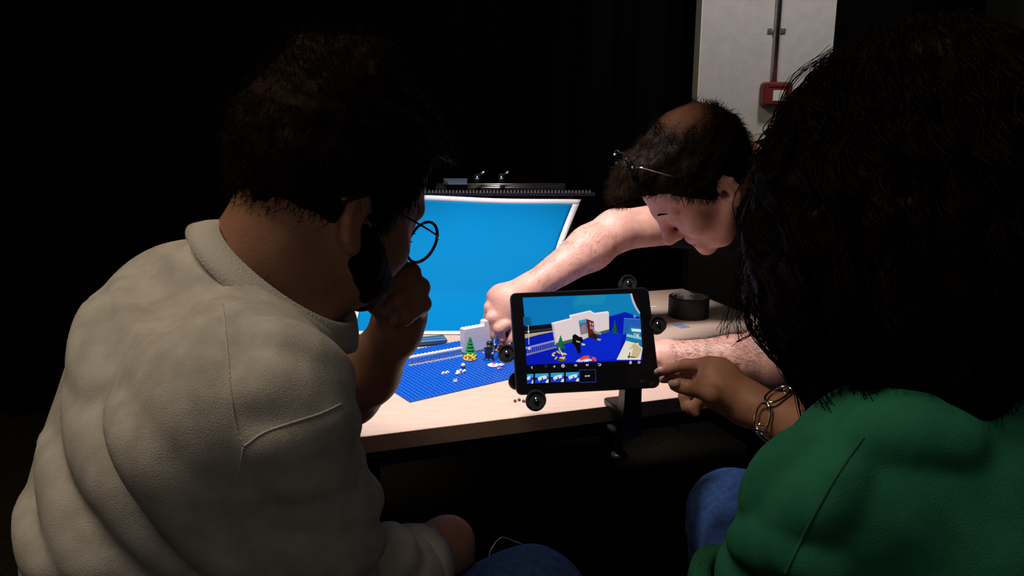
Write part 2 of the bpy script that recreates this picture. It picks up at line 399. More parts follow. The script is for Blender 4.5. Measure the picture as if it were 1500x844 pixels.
# column: front plaster face, a paler corner bead on its left edge
cx0, cx1, cy = .653, 1.112, 2.72
col = slab('trim_1', ((cx0 + cx1) / 2, cy + .04, 1.4), (cx1 - cx0, .08, 2.8), M['column']); struct(col)
b = MB(); b.box((cx0 - .0005, cy + .04, 1.4), (.004, .082, 2.79)); struct(b.build('corner_bead', M['label_white'], col))
b = MB(); b.box(((cx0 + cx1) / 2, cy + .038, .53), (cx1 - cx0 + .012, .094, 1.06)); struct(b.build('added_dark_panel', mat('dark_grey_matt', (.035, .031, .028), .95, .1, noise=.4, nscale=120, bump=.5, bscale=300), col))  # panel added to make the lower half of the column dark
cnd = thing('conduit', 'steel cable conduit running down the white column to the red box', 'pipe', (.911, cy, 1.31))
xs = .911
b = MB(); b.tube([(xs, cy - .013, 2.79), (xs, cy - .013, 1.31)], .0105, 14); b.build('pipe', M['steel'], cnd, True)
b = MB(); b.box((xs, cy - .003, 1.49), (.062, .005, .016)); b.tube([(xs, cy - .0, 1.49), (xs, cy - .014, 1.49)], .014, 12); b.build('saddle_clip', M['steel'], cnd)
for s in (-1, 1):
    b = MB(); b.lathe((xs + s * .025, cy - .0055, 1.49), [(.004, -.004), (.0045, 0), (.003, .002)], [[1, 0, 0], [0, 0, 1], [0, -1, 0]], 10); b.build('screw', M['steel'], cnd)
fb = thing('fire_call_point', 'red fire call point box on the white column under the conduit', 'alarm box', (.915, cy, 1.23))
b = MB(); b.box((xs + .006, cy - .026, 1.278), (.100, .05, .080), bev=.007); b.build('housing', M['firered'], fb)
b = MB(); b.box((xs + .010, cy - .0525, 1.272), (.045, .004, .036), bev=.001); b.build('push_panel', M['label_white'], fb)
b = MB(); b.box((xs + .006, cy - .053, 1.306), (.07, .003, .008)); b.build('top_ridge', M['firered'], fb)

# ------------------------------------------------------------------ table
TY = math.radians(18); tx = np.array([math.cos(TY), math.sin(TY), 0]); ty = np.array([-math.sin(TY), math.cos(TY), 0]); tz = np.array([0, 0, 1.])
TBR = np.array([.474, 2.038, 0]); TW, TD = 1.2, .745
tc = TBR - tx * TW / 2 - ty * TD / 2
tab = thing('folding_table', 'beech topped folding table with black steel frame holding the toy scene', 'table', tc)
b = MB(); b.box(tc + tz * .717, (TW - .004, TD - .004, .026), (tx, ty, tz)); b.build('tabletop', M['wood'], tab)
for s, L, ax in ((-1, TW, 0), (1, TW, 0)):
    b = MB(); b.box(tc + ty * s * (TD / 2 - .001) + tz * .717, (TW, .003, .0262), (tx, ty, tz)); b.build('edge_band', M['woodedge'], tab)
for s in (-1, 1):
    b = MB(); b.box(tc + tx * s * (TW / 2 - .001) + tz * .717, (.003, TD - .007, .0262), (tx, ty, tz)); b.build('edge_band', M['woodedge'], tab)
for s in (-1, 1):
    b = MB(); b.box(tc + ty * s * (TD / 2 - .04) + tz * .686, (TW - .1, .03, .035), (tx, ty, tz)); b.build('apron_rail', M['frame'], tab)
    for q in (-1, 1):
        p = tc + tx * q * (TW / 2 - .24) + ty * s * (TD / 2 - .05)
        b = MB(); b.box(p + tz * .34, (.034, .034, .68), (tx, ty, tz), .004); b.build('leg', M['frame'], tab)
        b = MB(); b.tube([p + tx * q * .012 + tz * .62, p + tx * q * .20 + tz * .56 - tx * 0, p + tx * q * .21 + tz * .70], .008, 8); b.build('hinge_brace', M['frame'], tab)
for q in (-1, 1):
    p = tc + tx * q * (TW / 2 - .24)
    b = MB(); b.box(p + tz * .60, (.026, TD - .12, .026), (tx, ty, tz)); b.build('cross_bar', M['frame'], tab)
    b = MB(); b.box(p + tz * .10, (.026, TD - .12, .026), (tx, ty, tz)); b.build('cross_bar', M['frame'], tab)
p0 = tc + tx * (TW / 2 - .225) - ty * (TD / 2 - .05) + tz * .665
b = MB(); b.tube([p0, p0 + tx * .19 - ty * .02 - tz * .22], .011, 8); b.build('folding_strut', M['frame'], tab)

# ------------------------------------------------------------------ backdrop sheet and its holder
def sheet_pt(u, v):
    """u 0..1 left-right, v 0..1 top-bottom"""
    if v < .62: t = v / .62; z = 1.003 - .215 * t; y = 1.86 - .085 * t ** 1.6
    else:
        t = (v - .62) / .38; a = t * math.pi / 2; z = .788 - .0555 * math.sin(min(a * 1.25, math.pi / 2)); y = 1.775 - .205 * t ** 1.35
    xl = -.415 + .055 * v; xr = .172 - .040 * math.sin(min(v * 1.9, 1) * math.pi / 2) - .07 * v ** 1.5
    x = xl + (xr - xl) * u
    c = max(0, (u - .45) / .55); y += .015 * c ** 2 * (1 - v); z -= .012 * c ** 2 * (1 - v) - .004 * math.sin(u * 7) * (1 - v)
    return (x, y, max(z, .7325))
bd = thing('backdrop_sheet', 'curved sky blue paper backdrop with a white border behind the toy bricks', 'backdrop', (-.15, 1.6, .73))
NU, NV = 60, 60
def grid(name, u0, u1, v0, v1, m, par, off=0, nu=NU, nv=NV):
    V = [np.array(sheet_pt(u0 + (u1 - u0) * i / nu, v0 + (v1 - v0) * j / nv)) for j in range(nv + 1) for i in range(nu + 1)]
    F = [(j * (nu + 1) + i, (j + 1) * (nu + 1) + i, (j + 1) * (nu + 1) + i + 1, j * (nu + 1) + i + 1) for j in range(nv) for i in range(nu)]
    o = meshobj(name, V, F, m, par); md = o.modifiers.new('thick', 'SOLIDIFY'); md.thickness = .0004; md.offset = 0
    return o
grid('printed_area', .026, .972, .035, .965, M['paperblue'], bd)
for n_, a in (('top', (0, 1, 0, .035)), ('bottom', (0, 1, .965, 1)), ('left', (0, .026, .035, .965)), ('right', (.972, 1, .035, .965))):
    grid('white_border', *a, M['paperwhite'], bd, nu=NU if a[1] - a[0] > .5 else 2, nv=NV if a[3] - a[2] > .5 else 2)
hb = thing('backdrop_holder', 'dark perforated metal crossbar holding up the top of the blue backdrop', 'stand', (-.1, 1.9, .73))
b = MB(); b.box((-.105, 1.90, 1.006), (.625, .035, .008)); b.build('bar', mat('dark_anodised', (.015, .014, .03), .4, metal=.3), hb)
b = MB()
for i in range(72): b.box((-.41 + i * .0085, 1.8815, 1.0125), (.0042, .004, .007))
b.build('perforated_strip', mat('dull_metal', (.22, .21, .23), .45, metal=.8), hb, kind='stuff')
for k in range(3):
    b = MB(); b.tube([(-.192, 1.903 + k * .010, 1.0205 + k * .0035), (.135, 1.903 + k * .010, 1.0205 + k * .0035)], .0022, 8); b.build('rod', mat('brushed_rod', (.46, .43, .40), .35, metal=1), hb, True)
b = MB(); b.box((-.03, 1.912, 1.018), (.325, .03, .006)); b.build('rod_tray', M['frame'], hb)
for x in (-.36, .15):
    b = MB(); b.box((x, 1.955, .87), (.018, .018, .28), bev=.002); b.build('upright', M['frame'], hb)
    b = MB(); b.box((x, 1.94, .736), (.05, .16, .010), bev=.002); b.build('foot', M['frame'], hb)
for x, hh in ((-.086, .022), (-.026, .024)):
    t = thing('spring_clamp', 'small dark clamp with a glinting screw, %s of two on the crossbar' % ('left' if x < -.05 else 'right'), 'clamp', (x, 1.885, 1.033))
    b = MB(); b.box((x, 1.885, 1.045), (.014, .02, hh), bev=.003); b.build('jaw', M['blackpl'], t)
    b = MB(); b.tube([(x, 1.873, 1.048), (x, 1.862, 1.05)], .0055, 12); b.build('screw_knob', M['chrome'], t, True)
    b = MB(); b.tube([(x + .006, 1.885, 1.055), (x + .018, 1.88, 1.062)], .003, 8); b.build('lever', M['steel'], t, True)
o = MB(); o.add([(-.158, 1.872, 1.035), (-.112, 1.872, 1.035), (-.112, 1.9, 1.044), (-.172, 1.9, 1.044), (-.158, 1.872, 1.031), (-.112, 1.872, 1.031), (-.112, 1.9, 1.031), (-.172, 1.9, 1.031)], [(0, 1, 2, 3), (7, 6, 5, 4), (4, 5, 1, 0), (5, 6, 2, 1), (6, 7, 3, 2), (7, 4, 0, 3)])
tag(o.build('metal_plate', mat('blue_grey_plate', (.10, .13, .20), .4, metal=.4)), 'small blue grey plate lying on the left of the crossbar', 'plate')
# dark flat bar weighting the sheet's lower edge
p0 = Z(612, 508, .732); p1 = Z(668, 503, .732); d = nrm((p1 - p0) * [1, 1, 0]); n = np.array([-d[1], d[0], 0])
c = p0 + d * .02 + n * .018; b = MB(); b.box(c + tz * .006 - d * .03, (.145, .034, .010), (d, n, tz), .002)
wt = thing('weight_bar', 'flat dark blue bar lying along the lower edge of the backdrop', 'weight', c); b.build('bar', M['darkblue'], wt)
b = MB(); b.box(c + tz * .0115 - d * .03 - n * .006, (.14, .006, .001), (d, n, tz)); b.build('pale_stripe', mat('steel_blue', (.05, .2, .42), .4), wt)

# ------------------------------------------------------------------ toy scene
TT = .7305; U8 = .008
PA = math.radians(35); px_ = np.array([math.cos(PA), math.sin(PA), 0]); py_ = np.array([-math.sin(PA), math.cos(PA), 0]); PC = np.array([-.168, 1.166, TT])
def PL(x, y, z): return PC + px_ * x + py_ * y + tz * z
PAX = (px_, py_, tz); SD = .256
def stud(b, c, ax=PAX, r=.0024, h=.0017, n=8):
    V = [c + (ax[0] * math.cos(2 * math.pi * k / n) + ax[1] * math.sin(2 * math.pi * k / n)) * r + tz * z for z in (0, h) for k in range(n)]
    b.add(V, [(k, (k + 1) % n, n + (k + 1) % n, n + k) for k in range(n)] + [tuple(range(n, 2 * n))])
def baseplate(x0, label):
    t = thing('toy_baseplate', label, 'baseplate', PL(x0 + SD / 2, SD / 2, 0))
    b = MB(); b.box(PL(x0 + SD / 2, SD / 2, .0008), (SD - .0003, SD, .0016), PAX, .0006); b.build('plate', M['studblue'], t)
    b = MB()
    for i in range(32):
        for j in range(32): stud(b, PL(x0 + (i + .5) * U8, (j + .5) * U8, .0016))
    b.build('studs', M['studblue'], t, kind='stuff')
baseplate(0, 'blue studded toy baseplate with the fence, left part of the toy ground')
baseplate(SD, 'blue studded toy baseplate partly hidden behind the tablet, right part of the toy ground')
P0 = .0016 + TT
def plate_uv(u, v, z=P0): q = Z(u, v, z) - PC; return q @ px_, q @ py_
# brick wall
wx, wy = plate_uv(679, 519); wx = round(wx / U8) * U8; wy = round(wy / U8) * U8
wall = thing('toy_brick_wall', 'stepped wall of white toy bricks standing on the blue baseplate', 'toy wall', PL(wx, wy, .0016))
BH = .0096
SHARE = {}
def brick(n, studs, cx, cz, m, parent, name='brick', dep=2, h=BH):
    key = (n, studs, m, dep, h)
    if key not in SHARE:
        bb = MB(); bb.box((0, 0, h / 2), (n * U8 - .00025, dep * U8 - .0002, h - .00025))
        if studs:
            for i in range(n):
                for j in range(dep): stud(bb, np.array([(i - (n - 1) / 2) * U8, (j - (dep - 1) / 2) * U8, h - .0001]), np.eye(3), n=6)
        me = bpy.data.meshes.new(name); me.from_pydata(bb.V, [], bb.F); me.materials.append(M[m]); SHARE[key] = me
    o = bpy.data.objects.new(name, SHARE[key]); link(o, parent)
    o.location = Vector(PL(wx + cx, wy + dep * U8 / 2, cz) - origin(parent)); o.rotation_euler = (0, 0, PA); return o
def course(x0, n, k, top, off):
    """n studs long, course k"""
    x = 0; first = 2 if off else 4
    while x < n:
        L = min(first if x == 0 else 4, n - x); brick(L, x >= 0 and top, (x0 + x + L / 2) * U8, .0016 + .0032 + k * BH, 'toywhite', wall); x += L
for i in range(0, 20, 4): brick(4, False, (i + 2) * U8, .0016, 'toyolive', wall, 'base_plate', 2, .0032)
for k in range(5):
    course(0, 6, k, k == 4, k % 2); course(14, 6, k, k == 4, k % 2)
for k in range(6):
    if k < 4: course(6, 2, k, False, 0); course(12, 2, k, False, 0)
    else: course(6, 8, k, k == 5, k % 2)
dr = thing('toy_door', 'small open dark red toy door in the middle of the white brick wall', 'toy door', PL(wx + 10 * U8, wy, .005))
b = MB()
for a_, c_ in (((0, 0, 0), 0),):
    for x in (8.15, 11.85): b.box(PL(wx + x * U8, wy + U8, .0048 + .019), (.0022, .008, .0375), PAX)
    b.box(PL(wx + 10 * U8, wy + U8, .0048 + .0365), (.030, .008, .0022), PAX)
b.build('frame', M['toyred'], dr)
dax = (nrm(px_ * .35 - py_), nrm(py_ * .35 + px_), tz); hg = PL(wx + 11.6 * U8, wy + .004, .0048)
b = MB()
for x in (.002, .013, .0245): b.box(hg + dax[0] * x + tz * .0187, (.003, .002, .034), dax)
for z in (.0025, .013, .024, .0345): b.box(hg + dax[0] * .0132 + tz * z, (.0255, .002, .003), dax)
b.build('leaf', M['toyred'], dr)
# fence
fa = Z(598.5, 536.5, P0); fb_ = Z(677, 521.5, P0); fd = nrm((fb_ - fa) * [1, 1, 0]); fl = np.linalg.norm((fb_ - fa)[:2]); fn_ = np.array([-fd[1], fd[0], 0]); fax = (fd, fn_, tz)
fe = thing('toy_fence', 'pale grey toy fence with many posts running left from the white wall', 'toy fence', (fa + fb_) / 2)
b = MB(); b.box((fa + fb_) / 2 + tz * .0012, (fl, .0075, .0024), fax); b.build('rail', M['toygrey'], fe)
b = MB(); b.box((fa + fb_) / 2 + tz * .0165, (fl, .0075, .0026), fax)
for i in range(int(fl / U8)): stud(b, fa + fd * (i + .5) * U8 + tz * .0178, fax, n=6)
b.build('rail', M['toywhite'], fe)
npst = 18; pm = None
for i in range(npst):
    if pm is None:
        b = MB(); b.box((0, 0, .0088), (.0022, .0022, .0135)); pm = bpy.data.meshes.new('post'); pm.from_pydata(b.V, [], b.F); pm.materials.append(M['toygrey'])
    o = link(bpy.data.objects.new('post', pm), fe); o.location = Vector(fa + fd * (i + .5) * fl / npst - origin(fe)); o.rotation_euler = (0, 0, math.atan2(fd[1], fd[0]))
# pine tree
def pine(p, label, hh=.040):
    t = thing('toy_pine_tree', label, 'toy tree', p)
    b = MB(); b.lathe(p, [(.003, 0), (.003, .006)], n=8); b.build('trunk', M['toybrown'], t)
    nt_ = 6
    for i in range(nt_):
        r = .0125 * (1 - i / nt_) + .0022; z = .003 + i * (hh - .004) / nt_; b = MB(); V = []; F = []; n = 16
        for k in range(n):
            a = 2 * math.pi * k / n; q = r * (1 if k % 2 else .72); V.append(p + np.array([math.cos(a) * q, math.sin(a) * q, z]))
        for k in range(n): a = 2 * math.pi * k / n; V.append(p + np.array([math.cos(a) * r * .30, math.sin(a) * r * .30, z + .0068]))
        F = [(k, (k + 1) % n, n + (k + 1) % n, n + k) for k in range(n)] + [tuple(range(n, 2 * n)), tuple(range(n - 1, -1, -1))]
        b.add(V, F); b.build('branch_tier', M['toygreen'], t)
pine(Z(689, 522.5, P0), 'small green toy pine tree at the left end of the white wall')
pine(PL(wx + .215, wy + .02, .0016), 'small green toy pine tree behind the tablet, right of the white wall')
# yellow banana pile on a tan dish
cpos = Z(688.5, 527.5, P0)
t = thing('toy_tan_dish', 'round tan toy dish under the yellow pieces beside the pine tree', 'toy dish', cpos)
b = MB(); b.lathe(cpos, [(.006, 0), (.0125, .0022), (.0130, .0028), (.011, .0030), (.006, .0018)], n=20); b.build('dish', M['toytan'], t, True)
for k in range(11):
    a = k * 2.4; r = .0035 + .0007 * k; c = cpos + np.array([math.cos(a) * r, math.sin(a) * r, .0045 + .0045 * (1 - k / 11)]); dd = np.array([math.cos(a + .5), math.sin(a + .5), -.25 if k % 2 else .9]); dd = nrm(dd)
    b = MB(); q = nrm(np.cross(dd, [.2, .1, 1])); P = [c + dd * s * .0062 + np.cross(q, dd) * (-.0022 * s * s) for s in np.linspace(-1, 1, 7)]
    b.tube(P, [.0006, .0013, .0018, .002, .0018, .0013, .0007], 8)
    tag(b.build('toy_banana', M['toyyellow'], None, True), 'small yellow banana piece heaped on the tan dish', 'toy banana', 'yellow pieces on the tan dish')
# figures
def figure(p, face, body, legs, head, hair, label, arm_up=0, tilt=(0, 0)):
    """plain jointed toy figure, 4 cm tall"""
    f = nrm([face[0], face[1], 0]); r = np.cross(f, tz); u = nrm(tz + f * tilt[0] + r * tilt[1]); r = np.cross(f, u); f = np.cross(u, r); ax = (r, f, u); g = lambda x, y, z: p + r * x + f * y + u * z
    t = thing('toy_figure', label, 'toy figure', p)
    for s in (-1, 1):
        b = MB(); b.box(g(s * .004, 0, .006), (.0076, .0075, .012), ax, .001); b.box(g(s * .004, .002, .0015), (.0076, .011, .003), ax, .0008); b.build('leg', M[legs], t)
    b = MB(); b.box(g(0, 0, .0128), (.0158, .0078, .0022), ax); b.build('hip', M[legs], t)
    b = MB(); V = [g(x, y, z) for z, w_ in ((.014, .0078), (.026, .0058)) for x, y in ((-w_, -.0038), (w_, -.0038), (w_, .0038), (-w_, .0038))]
    b.add(V, [(3, 2, 1, 0), (4, 5, 6, 7), (0, 1, 5, 4), (1, 2, 6, 5), (2, 3, 7, 6), (3, 0, 4, 7)]); b.build('torso', M[body], t)
    for s in (-1, 1):
        e = g(s * .0098, .004 + .003 * arm_up, .0185 + .004 * arm_up); h = g(s * .0092, .0095, .0165 + .012 * arm_up)
        b = MB(); b.tube([g(s * .007, 0, .0245), g(s * .0095, .001, .022), e, h], [.0024, .0024, .0023, .002], 8); b.build('arm', M[body], t, True)
        b = MB(); b.tube([h, h + f * .0025], [.0022, .0018], 8); b.build('hand', M[head], t, True)
    b = MB(); b.lathe(g(0, 0, .0262), [(.003, 0), (.0048, .0008), (.0051, .002), (.0051, .007), (.0046, .0085), (.0025, .0088)], ax, 16); b.build('head', M[head], t, True)
    if hair:
        b = MB(); b.lathe(g(0, -.0007, .0315), [(.0056, -.0035), (.0060, .001), (.0056, .0035), (.0040, .0052), (.0012, .0058)], ax, 16); b.build('hair', M[hair], t, True)
    return t
v = nrm([-.25, -1, 0])
figure(Z(717, 527, P0), v, 'toynavy', 'toynavy', 'toyskin', 'toyblack', 'dark navy toy figure standing left of the hand on the blue baseplate')
hp = Z(739, 524.5, P0)
figure(hp + tz * .002, nrm([-.6, -.8, 0]), 'toybrown', 'toybrown', 'toyskin', 'toybrown', 'brown toy figure pinched by the fingertips of the bright hand', tilt=(.1, .12))
figure(Z(752, 513, P0), nrm([-.9, -.3, 0]), 'toyblack', 'toyblack', 'toyskin', 'toyblack', 'black toy figure behind the brown one, beside the tablet edge')
figure(Z(731, 514.5, P0), nrm([.1, -1, 0]), 'studblue', 'toynavy', 'toyskin', 'toybrown', 'bright blue toy figure half hidden behind the hand at the wall')
# loose pieces on the baseplate
b = MB(); q = Z(652.5, 548, P0); b.box(q + tz * .0016, (.016, .0045, .0032), PAX, .0006)
for s in (-.004, .004): stud(b, q + px_ * s + tz * .003)
tag(b.build('toy_white_bar', M['toywhite']), 'flat white toy bar alone on the blue baseplate, leftmost loose piece', 'toy piece')
q = Z(674, 548.5, P0); t = thing('toy_white_cluster', 'lumpy white toy cluster in the middle of the loose pieces', 'toy piece', q)
b = MB(); b.box(q + tz * .003, (.012, .008, .006), PAX, .001); b.build('block', M['toywhite'], t)
for k in range(5):
    b = MB(); c = q + px_ * (k - 2) * .0042 + py_ * ((k % 2) * .004 - .002) + tz * (.003 + .0025 * (k % 3)); b.lathe(c, [(.001, -.0025), (.0028, -.001), (.003, .001), (.0012, .0028)], n=8); b.build('knob', M['toywhite'], t, True)
q = Z(678.5, 540, P0); t = thing('toy_white_ball', 'white toy ball with a dark underside behind the white cluster', 'toy piece', q)
b = MB(); b.lathe(q, [(.002, 0), (.0042, .001), (.0042, .0035), (.003, .004)], n=12); b.build('base', M['toynavy'], t, True)
b = MB(); b.lathe(q + tz * .0065, [(.0006, -.0038), (.0032, -.0022), (.0042, 0), (.0032, .0026), (.0006, .004)], n=14); b.build('ball', M['toywhite'], t, True)
q = Z(667, 560, P0); t = thing('toy_white_clip', 'small white toy clip nearest the front of the baseplate', 'toy piece', q)
b = MB(); b.box(q + tz * .0015, (.007, .005, .003), PAX, .0006); b.build('base', M['toywhite'], t)
for s in (-1, 1):
    b = MB(); b.box(q + px_ * s * .0022 + tz * .0042, (.0016, .0035, .0028), PAX); b.build('prong', M['toywhite'], t)
q = Z(723, 536, P0); t = thing('toy_pizza_plate', 'pale oval toy plate with tan and magenta toppings near the roller', 'toy plate', q)
b = MB(); b.lathe(q, [(.005, 0), (.0115, .0012), (.0118, .0022), (.009, .0022)], n=20); b.build('plate', M['toywhite'], t, True)
b = MB(); b.lathe(q - px_ * .002 - py_ * .002 + tz * .0022, [(.0035, 0), (.0035, .0018), (.002, .0022)], n=12); b.build('tan_piece', M['toytan'], t, True)
b = MB(); b.lathe(q + px_ * .004 + py_ * .004 + tz * .0022, [(.0028, 0), (.0028, .0018), (.0012, .0022)], n=12); b.build('magenta_piece', M['toymagenta'], t, True)
q = Z(733.5, 536.5, P0); t = thing('toy_pink_flower', 'pink toy flower right of the pale plate, touching the roller', 'toy flower', q)
for k in range(5):
    a = k * 2 * math.pi / 5; b = MB(); c = q + np.array([math.cos(a) * .0042, math.sin(a) * .0042, .003]); b.lathe(c, [(.001, -.0012), (.0034, -.0006), (.0034, .0006), (.001, .0012)], n=10); b.build('petal', M['toypink'], t, True)
b = MB(); b.lathe(q, [(.0022, 0), (.0022, .005), (.001, .0055)], n=10); b.build('centre', M['toywhite'], t, True)
q = Z(731.5, 541.5, P0); b = MB(); b.box(q + tz * .002, (.009, .006, .004), PAX, .001); stud(b, q + tz * .0039)
tag(b.build('toy_purple_brick', M['toypurple']), 'small purple toy brick in front of the pink flower', 'toy brick')
for k, (u, v_) in enumerate(((754.5, 588.5), (760.5, 586.8), (767, 588.8))):
    q = Z(u, v_, TT); b = MB(); b.lathe(q, [(.0018, 0), (.0027, .0006), (.0027, .0024), (.0016, .0030), (.0014, .0038), (.0003, .0039)], n=12)
    tag(b.build('toy_brown_stud', M['toybrown'], None, True), 'small brown round toy stud on the table by the lower roller, %s of three' % ('leftmost', 'middle', 'rightmost')[k], 'toy stud')

# ------------------------------------------------------------------ roll of tape, sticker strip, scrap
q = Z(1010.5, 465.5, TT) + np.array([0, .018, 0]); R_ = .0475
tp = thing('tape_roll', 'roll of black cloth tape lying flat on the right of the table', 'tape roll', q)
b = MB(); n = 48; b.lathe(q, [(R_ - .0005, 0), (R_, .001), (R_, .047), (R_ - .001, .048), (.0395, .048), (.0395, 0)], n=n); b.build('tape', M['tape'], tp, True).modifiers.new('e', 'EDGE_SPLIT')
b = MB(); prof = [(.0395, .0005), (.0395, .0482), (.0365, .0482), (.0365, .0005)]
V = []; F = []
for r, h in prof:
    for k in range(n): a = 2 * math.pi * k / n; V.append(q + np.array([math.cos(a) * r, math.sin(a) * r, h]))
for i in range(4):
    for k in range(n): k2 = (k + 1) % n; F.append((i * n + k, i * n + k2, ((i + 1) % 4) * n + k2, ((i + 1) % 4) * n + k))
b.add(V, F); b.build('cardboard_core', M['card'], tp)
b = MB()   # red print on the inside of the core
for i, (a0, a1, z0, z1) in enumerate(((1.72, 1.80, .030, .041), (1.82, 1.86, .033, .041), (1.88, 1.96, .031, .040), (1.70, 2.02, .025, .0275), (2.0, 2.06, .032, .041), (1.10, 1.28, .040, .0425))):
    V = [q + np.array([math.cos(a) * .0363, math.sin(a) * .0363, z]) for a, z in ((a0, z0), (a1, z0), (a1, z1), (a0, z1))]; b.add(V, [(0, 1, 2, 3)])
b.build('print', M['inkred'], tp)
q = Z(997, 477.5, TT); b = MB(); sx = nrm(np.array(Z(1009, 481, TT)) - Z(990, 473.5, TT)); sy = np.cross(tz, sx)
st = thing('sticker_strip', 'small white strip with blue stripes lying in front of the tape roll', 'sticker', q)
b.box(q + tz * .0003, (.034, .026, .0005), (sx, sy, tz)); b.build('backing', mat('grey_blue_paper', (.42, .42, .52), .5), st)
for k in range(4):
    b = MB(); b.box(q + sy * (-.0096 + k * .0064) + tz * .0007, (.033, .0028, .0003), (sx, sy, tz)); b.build('stripe', M['inkblue'], st)
b = MB(); q = Z(957, 450, TT); b.box(q + tz * .001, (.018, .008, .002), (tx, ty, tz), .0006); tag(b.build('paper_scrap', M['label_white']), 'small white scrap on the table just right of the tablet top', 'scrap')

# ------------------------------------------------------------------ tablet and its stand
TL, TRr, BR, BL = A(747.5, 429.5, 1.150), A(951, 420.5, 1.166), A(966, 567.5, 1.122), A(755.5, 578.5, 1.104)
tcn = (TL + TRr + BR + BL) / 4; ex = nrm((TRr - TL) + (BR - BL)); ey = (TL - BL) + (TRr - BR); ey = nrm(ey - ex * (ey @ ex)); ez = np.cross(ex, ey)
TWd = (np.linalg.norm(TRr - TL) + np.linalg.norm(BR - BL)) / 2; THt = (np.linalg.norm(TL - BL) + np.linalg.norm(TRr - BR)) / 2
TAX = (ex, ey, ez)
tb = thing('tablet', 'black tablet on a stand filming the toy scene, its screen lit', 'tablet', tcn - ez * .004)
def rrect(w_, h_, r, z, n=6):
    P = []
    for sx_, sy_, a0 in ((1, -1, -90), (1, 1, 0), (-1, 1, 90), (-1, -1, 180)):
        for k in range(n + 1): a = math.radians(a0 + 90 * k / n); P.append(tcn + ex * (sx_ * (w_ / 2 - r) + r * math.cos(a)) + ey * (sy_ * (h_ / 2 - r) + r * math.sin(a)) + ez * z)
    return P
def plateobj(w_, h_, r, zs, name, m, parent):
    b = MB(); V = []; n = 28
    for inset, z in zs: V += rrect(w_ - 2 * inset, h_ - 2 * inset, max(r - inset, .001), z)
    F = [tuple(range(n - 1, -1, -1)), tuple(range((len(zs) - 1) * n, len(zs) * n))]
    for i in range(len(zs) - 1):
        for k in range(n): k2 = (k + 1) % n; F.append((i * n + k, i * n + k2, (i + 1) * n + k2, (i + 1) * n + k))
    b.add(V, F); return b.build(name, m, parent)
plateobj(TWd, THt, .009, [(.0015, -.008), (0, -.0065), (0, -.001), (.0006, 0)], 'case', M['blackpl'], tb)
plateobj(TWd - .003, THt - .003, .008, [(0, -.0005), (0, .0003)], 'screen_glass', mat('black_screen_glass', (.004, .004, .005), .09, .5), tb)
SCR = {}
def scol(c):
    if c not in SCR: SCR[c] = mat('screen_colour', (0, 0, 0), .12, .4, emit=srgb(*c), estr=.92)
    return SCR[c]
def onscr(u, v, z):
    r = ray(u, v); t = ((tcn + ez * z - CAM) @ ez) / (r @ ez); return CAM + r * t
def circ(x, y, r, n=18): return [(x + r * math.cos(2 * math.pi * k / n), y + r * math.sin(2 * math.pi * k / n)) for k in range(n)]
def scr_mesh(name, polys, s, ox, oy, parent=tb, z0=.0006):
    V = []; F = []; mats = []; mi = []
    for i, (c, P) in enumerate(polys):
        n = len(V); V += [onscr(ox + x / s, oy + y / s, z0 + i * .000012) for x, y in P]
        # ear-clip free: fan polygons are kept convex-ish, n-gons tessellate on their own
        F.append(tuple(range(n, n + len(P)))[::-1]); m = scol(c)
        if m not in mats: mats.append(m)
        mi.append(mats.index(m))
    # make every face look towards the viewer
    W = np.array(V); G = []
    for f in F:
        P = W[list(f)]; nn = sum(np.cross(P[k] - P[0], P[k + 1] - P[0]) for k in range(1, len(P) - 1)); G.append(f if nn @ ez > 0 else f[::-1])
    return meshobj(name, V, G, mats, parent, False, None, mi)
def tri_tree(cx, y0, y1, w_, c1, c2):
    o = []; n = 6
    for i in range(n):
        ya = y0 + (y1 - y0) * i / n; yb = y0 + (y1 - y0) * (i + 1.25) / n; ww = w_ * (i + 1) / n
        o += [(c2, [(cx - ww, yb), (cx + ww, yb), (cx + ww * .8, yb + 4), (cx - ww * .8, yb + 4)]), (c1, [(cx, ya), (cx + ww, yb), (cx - ww, yb)])]
    return o
rec = []
pic = [((12, 122, 188), [(155, 158), (1110, 122), (1190, 300), (1200, 420), (400, 420), (180, 430)]),
       ((16, 130, 184), [(610, 142), (1110, 122), (1187, 300), (1060, 283), (915, 326), (780, 300), (640, 300), (590, 240)]),
       ((26, 138, 182), [(660, 140), (900, 131), (860, 220), (640, 220), (600, 210)]),
       ((22, 10, 8), [(1112, 122), (1178, 120), (1188, 295), (1150, 215)]),
       ((178, 190, 205), [(1103, 122), (1120, 122), (1135, 175), (1160, 235), (1192, 290), (1188, 305), (1150, 255), (1122, 195)]),
       ((8, 26, 178), [(176, 520), (430, 455), (700, 420), (915, 325), (1060, 284), (1190, 330), (1214, 712), (190, 752)]),
       ((10, 40, 205), [(430, 560), (900, 450), (1040, 480), (990, 700), (500, 730)]),
       ((14, 16, 26), [(170, 412), (405, 388), (428, 452), (174, 480)]), ((46, 48, 58), [(172, 452), (420, 424), (424, 440), (173, 466)]),
       ((188, 168, 128), [(174, 480), (428, 448), (428, 458), (300, 484), (176, 518)]),
       ((140, 148, 200), [(180, 596), (440, 530), (440, 546), (182, 612)]), ((120, 130, 150), [(186, 655), (452, 588), (452, 600), (188, 670)])]
for i in range(15):
    x = 196 + i * 17; y = 596 - (x - 182) * .25; pic.append(((110, 122, 170), [(x, y + 8), (x + 5, y + 7), (x + 6, y + 62), (x + 1, y + 63)]))
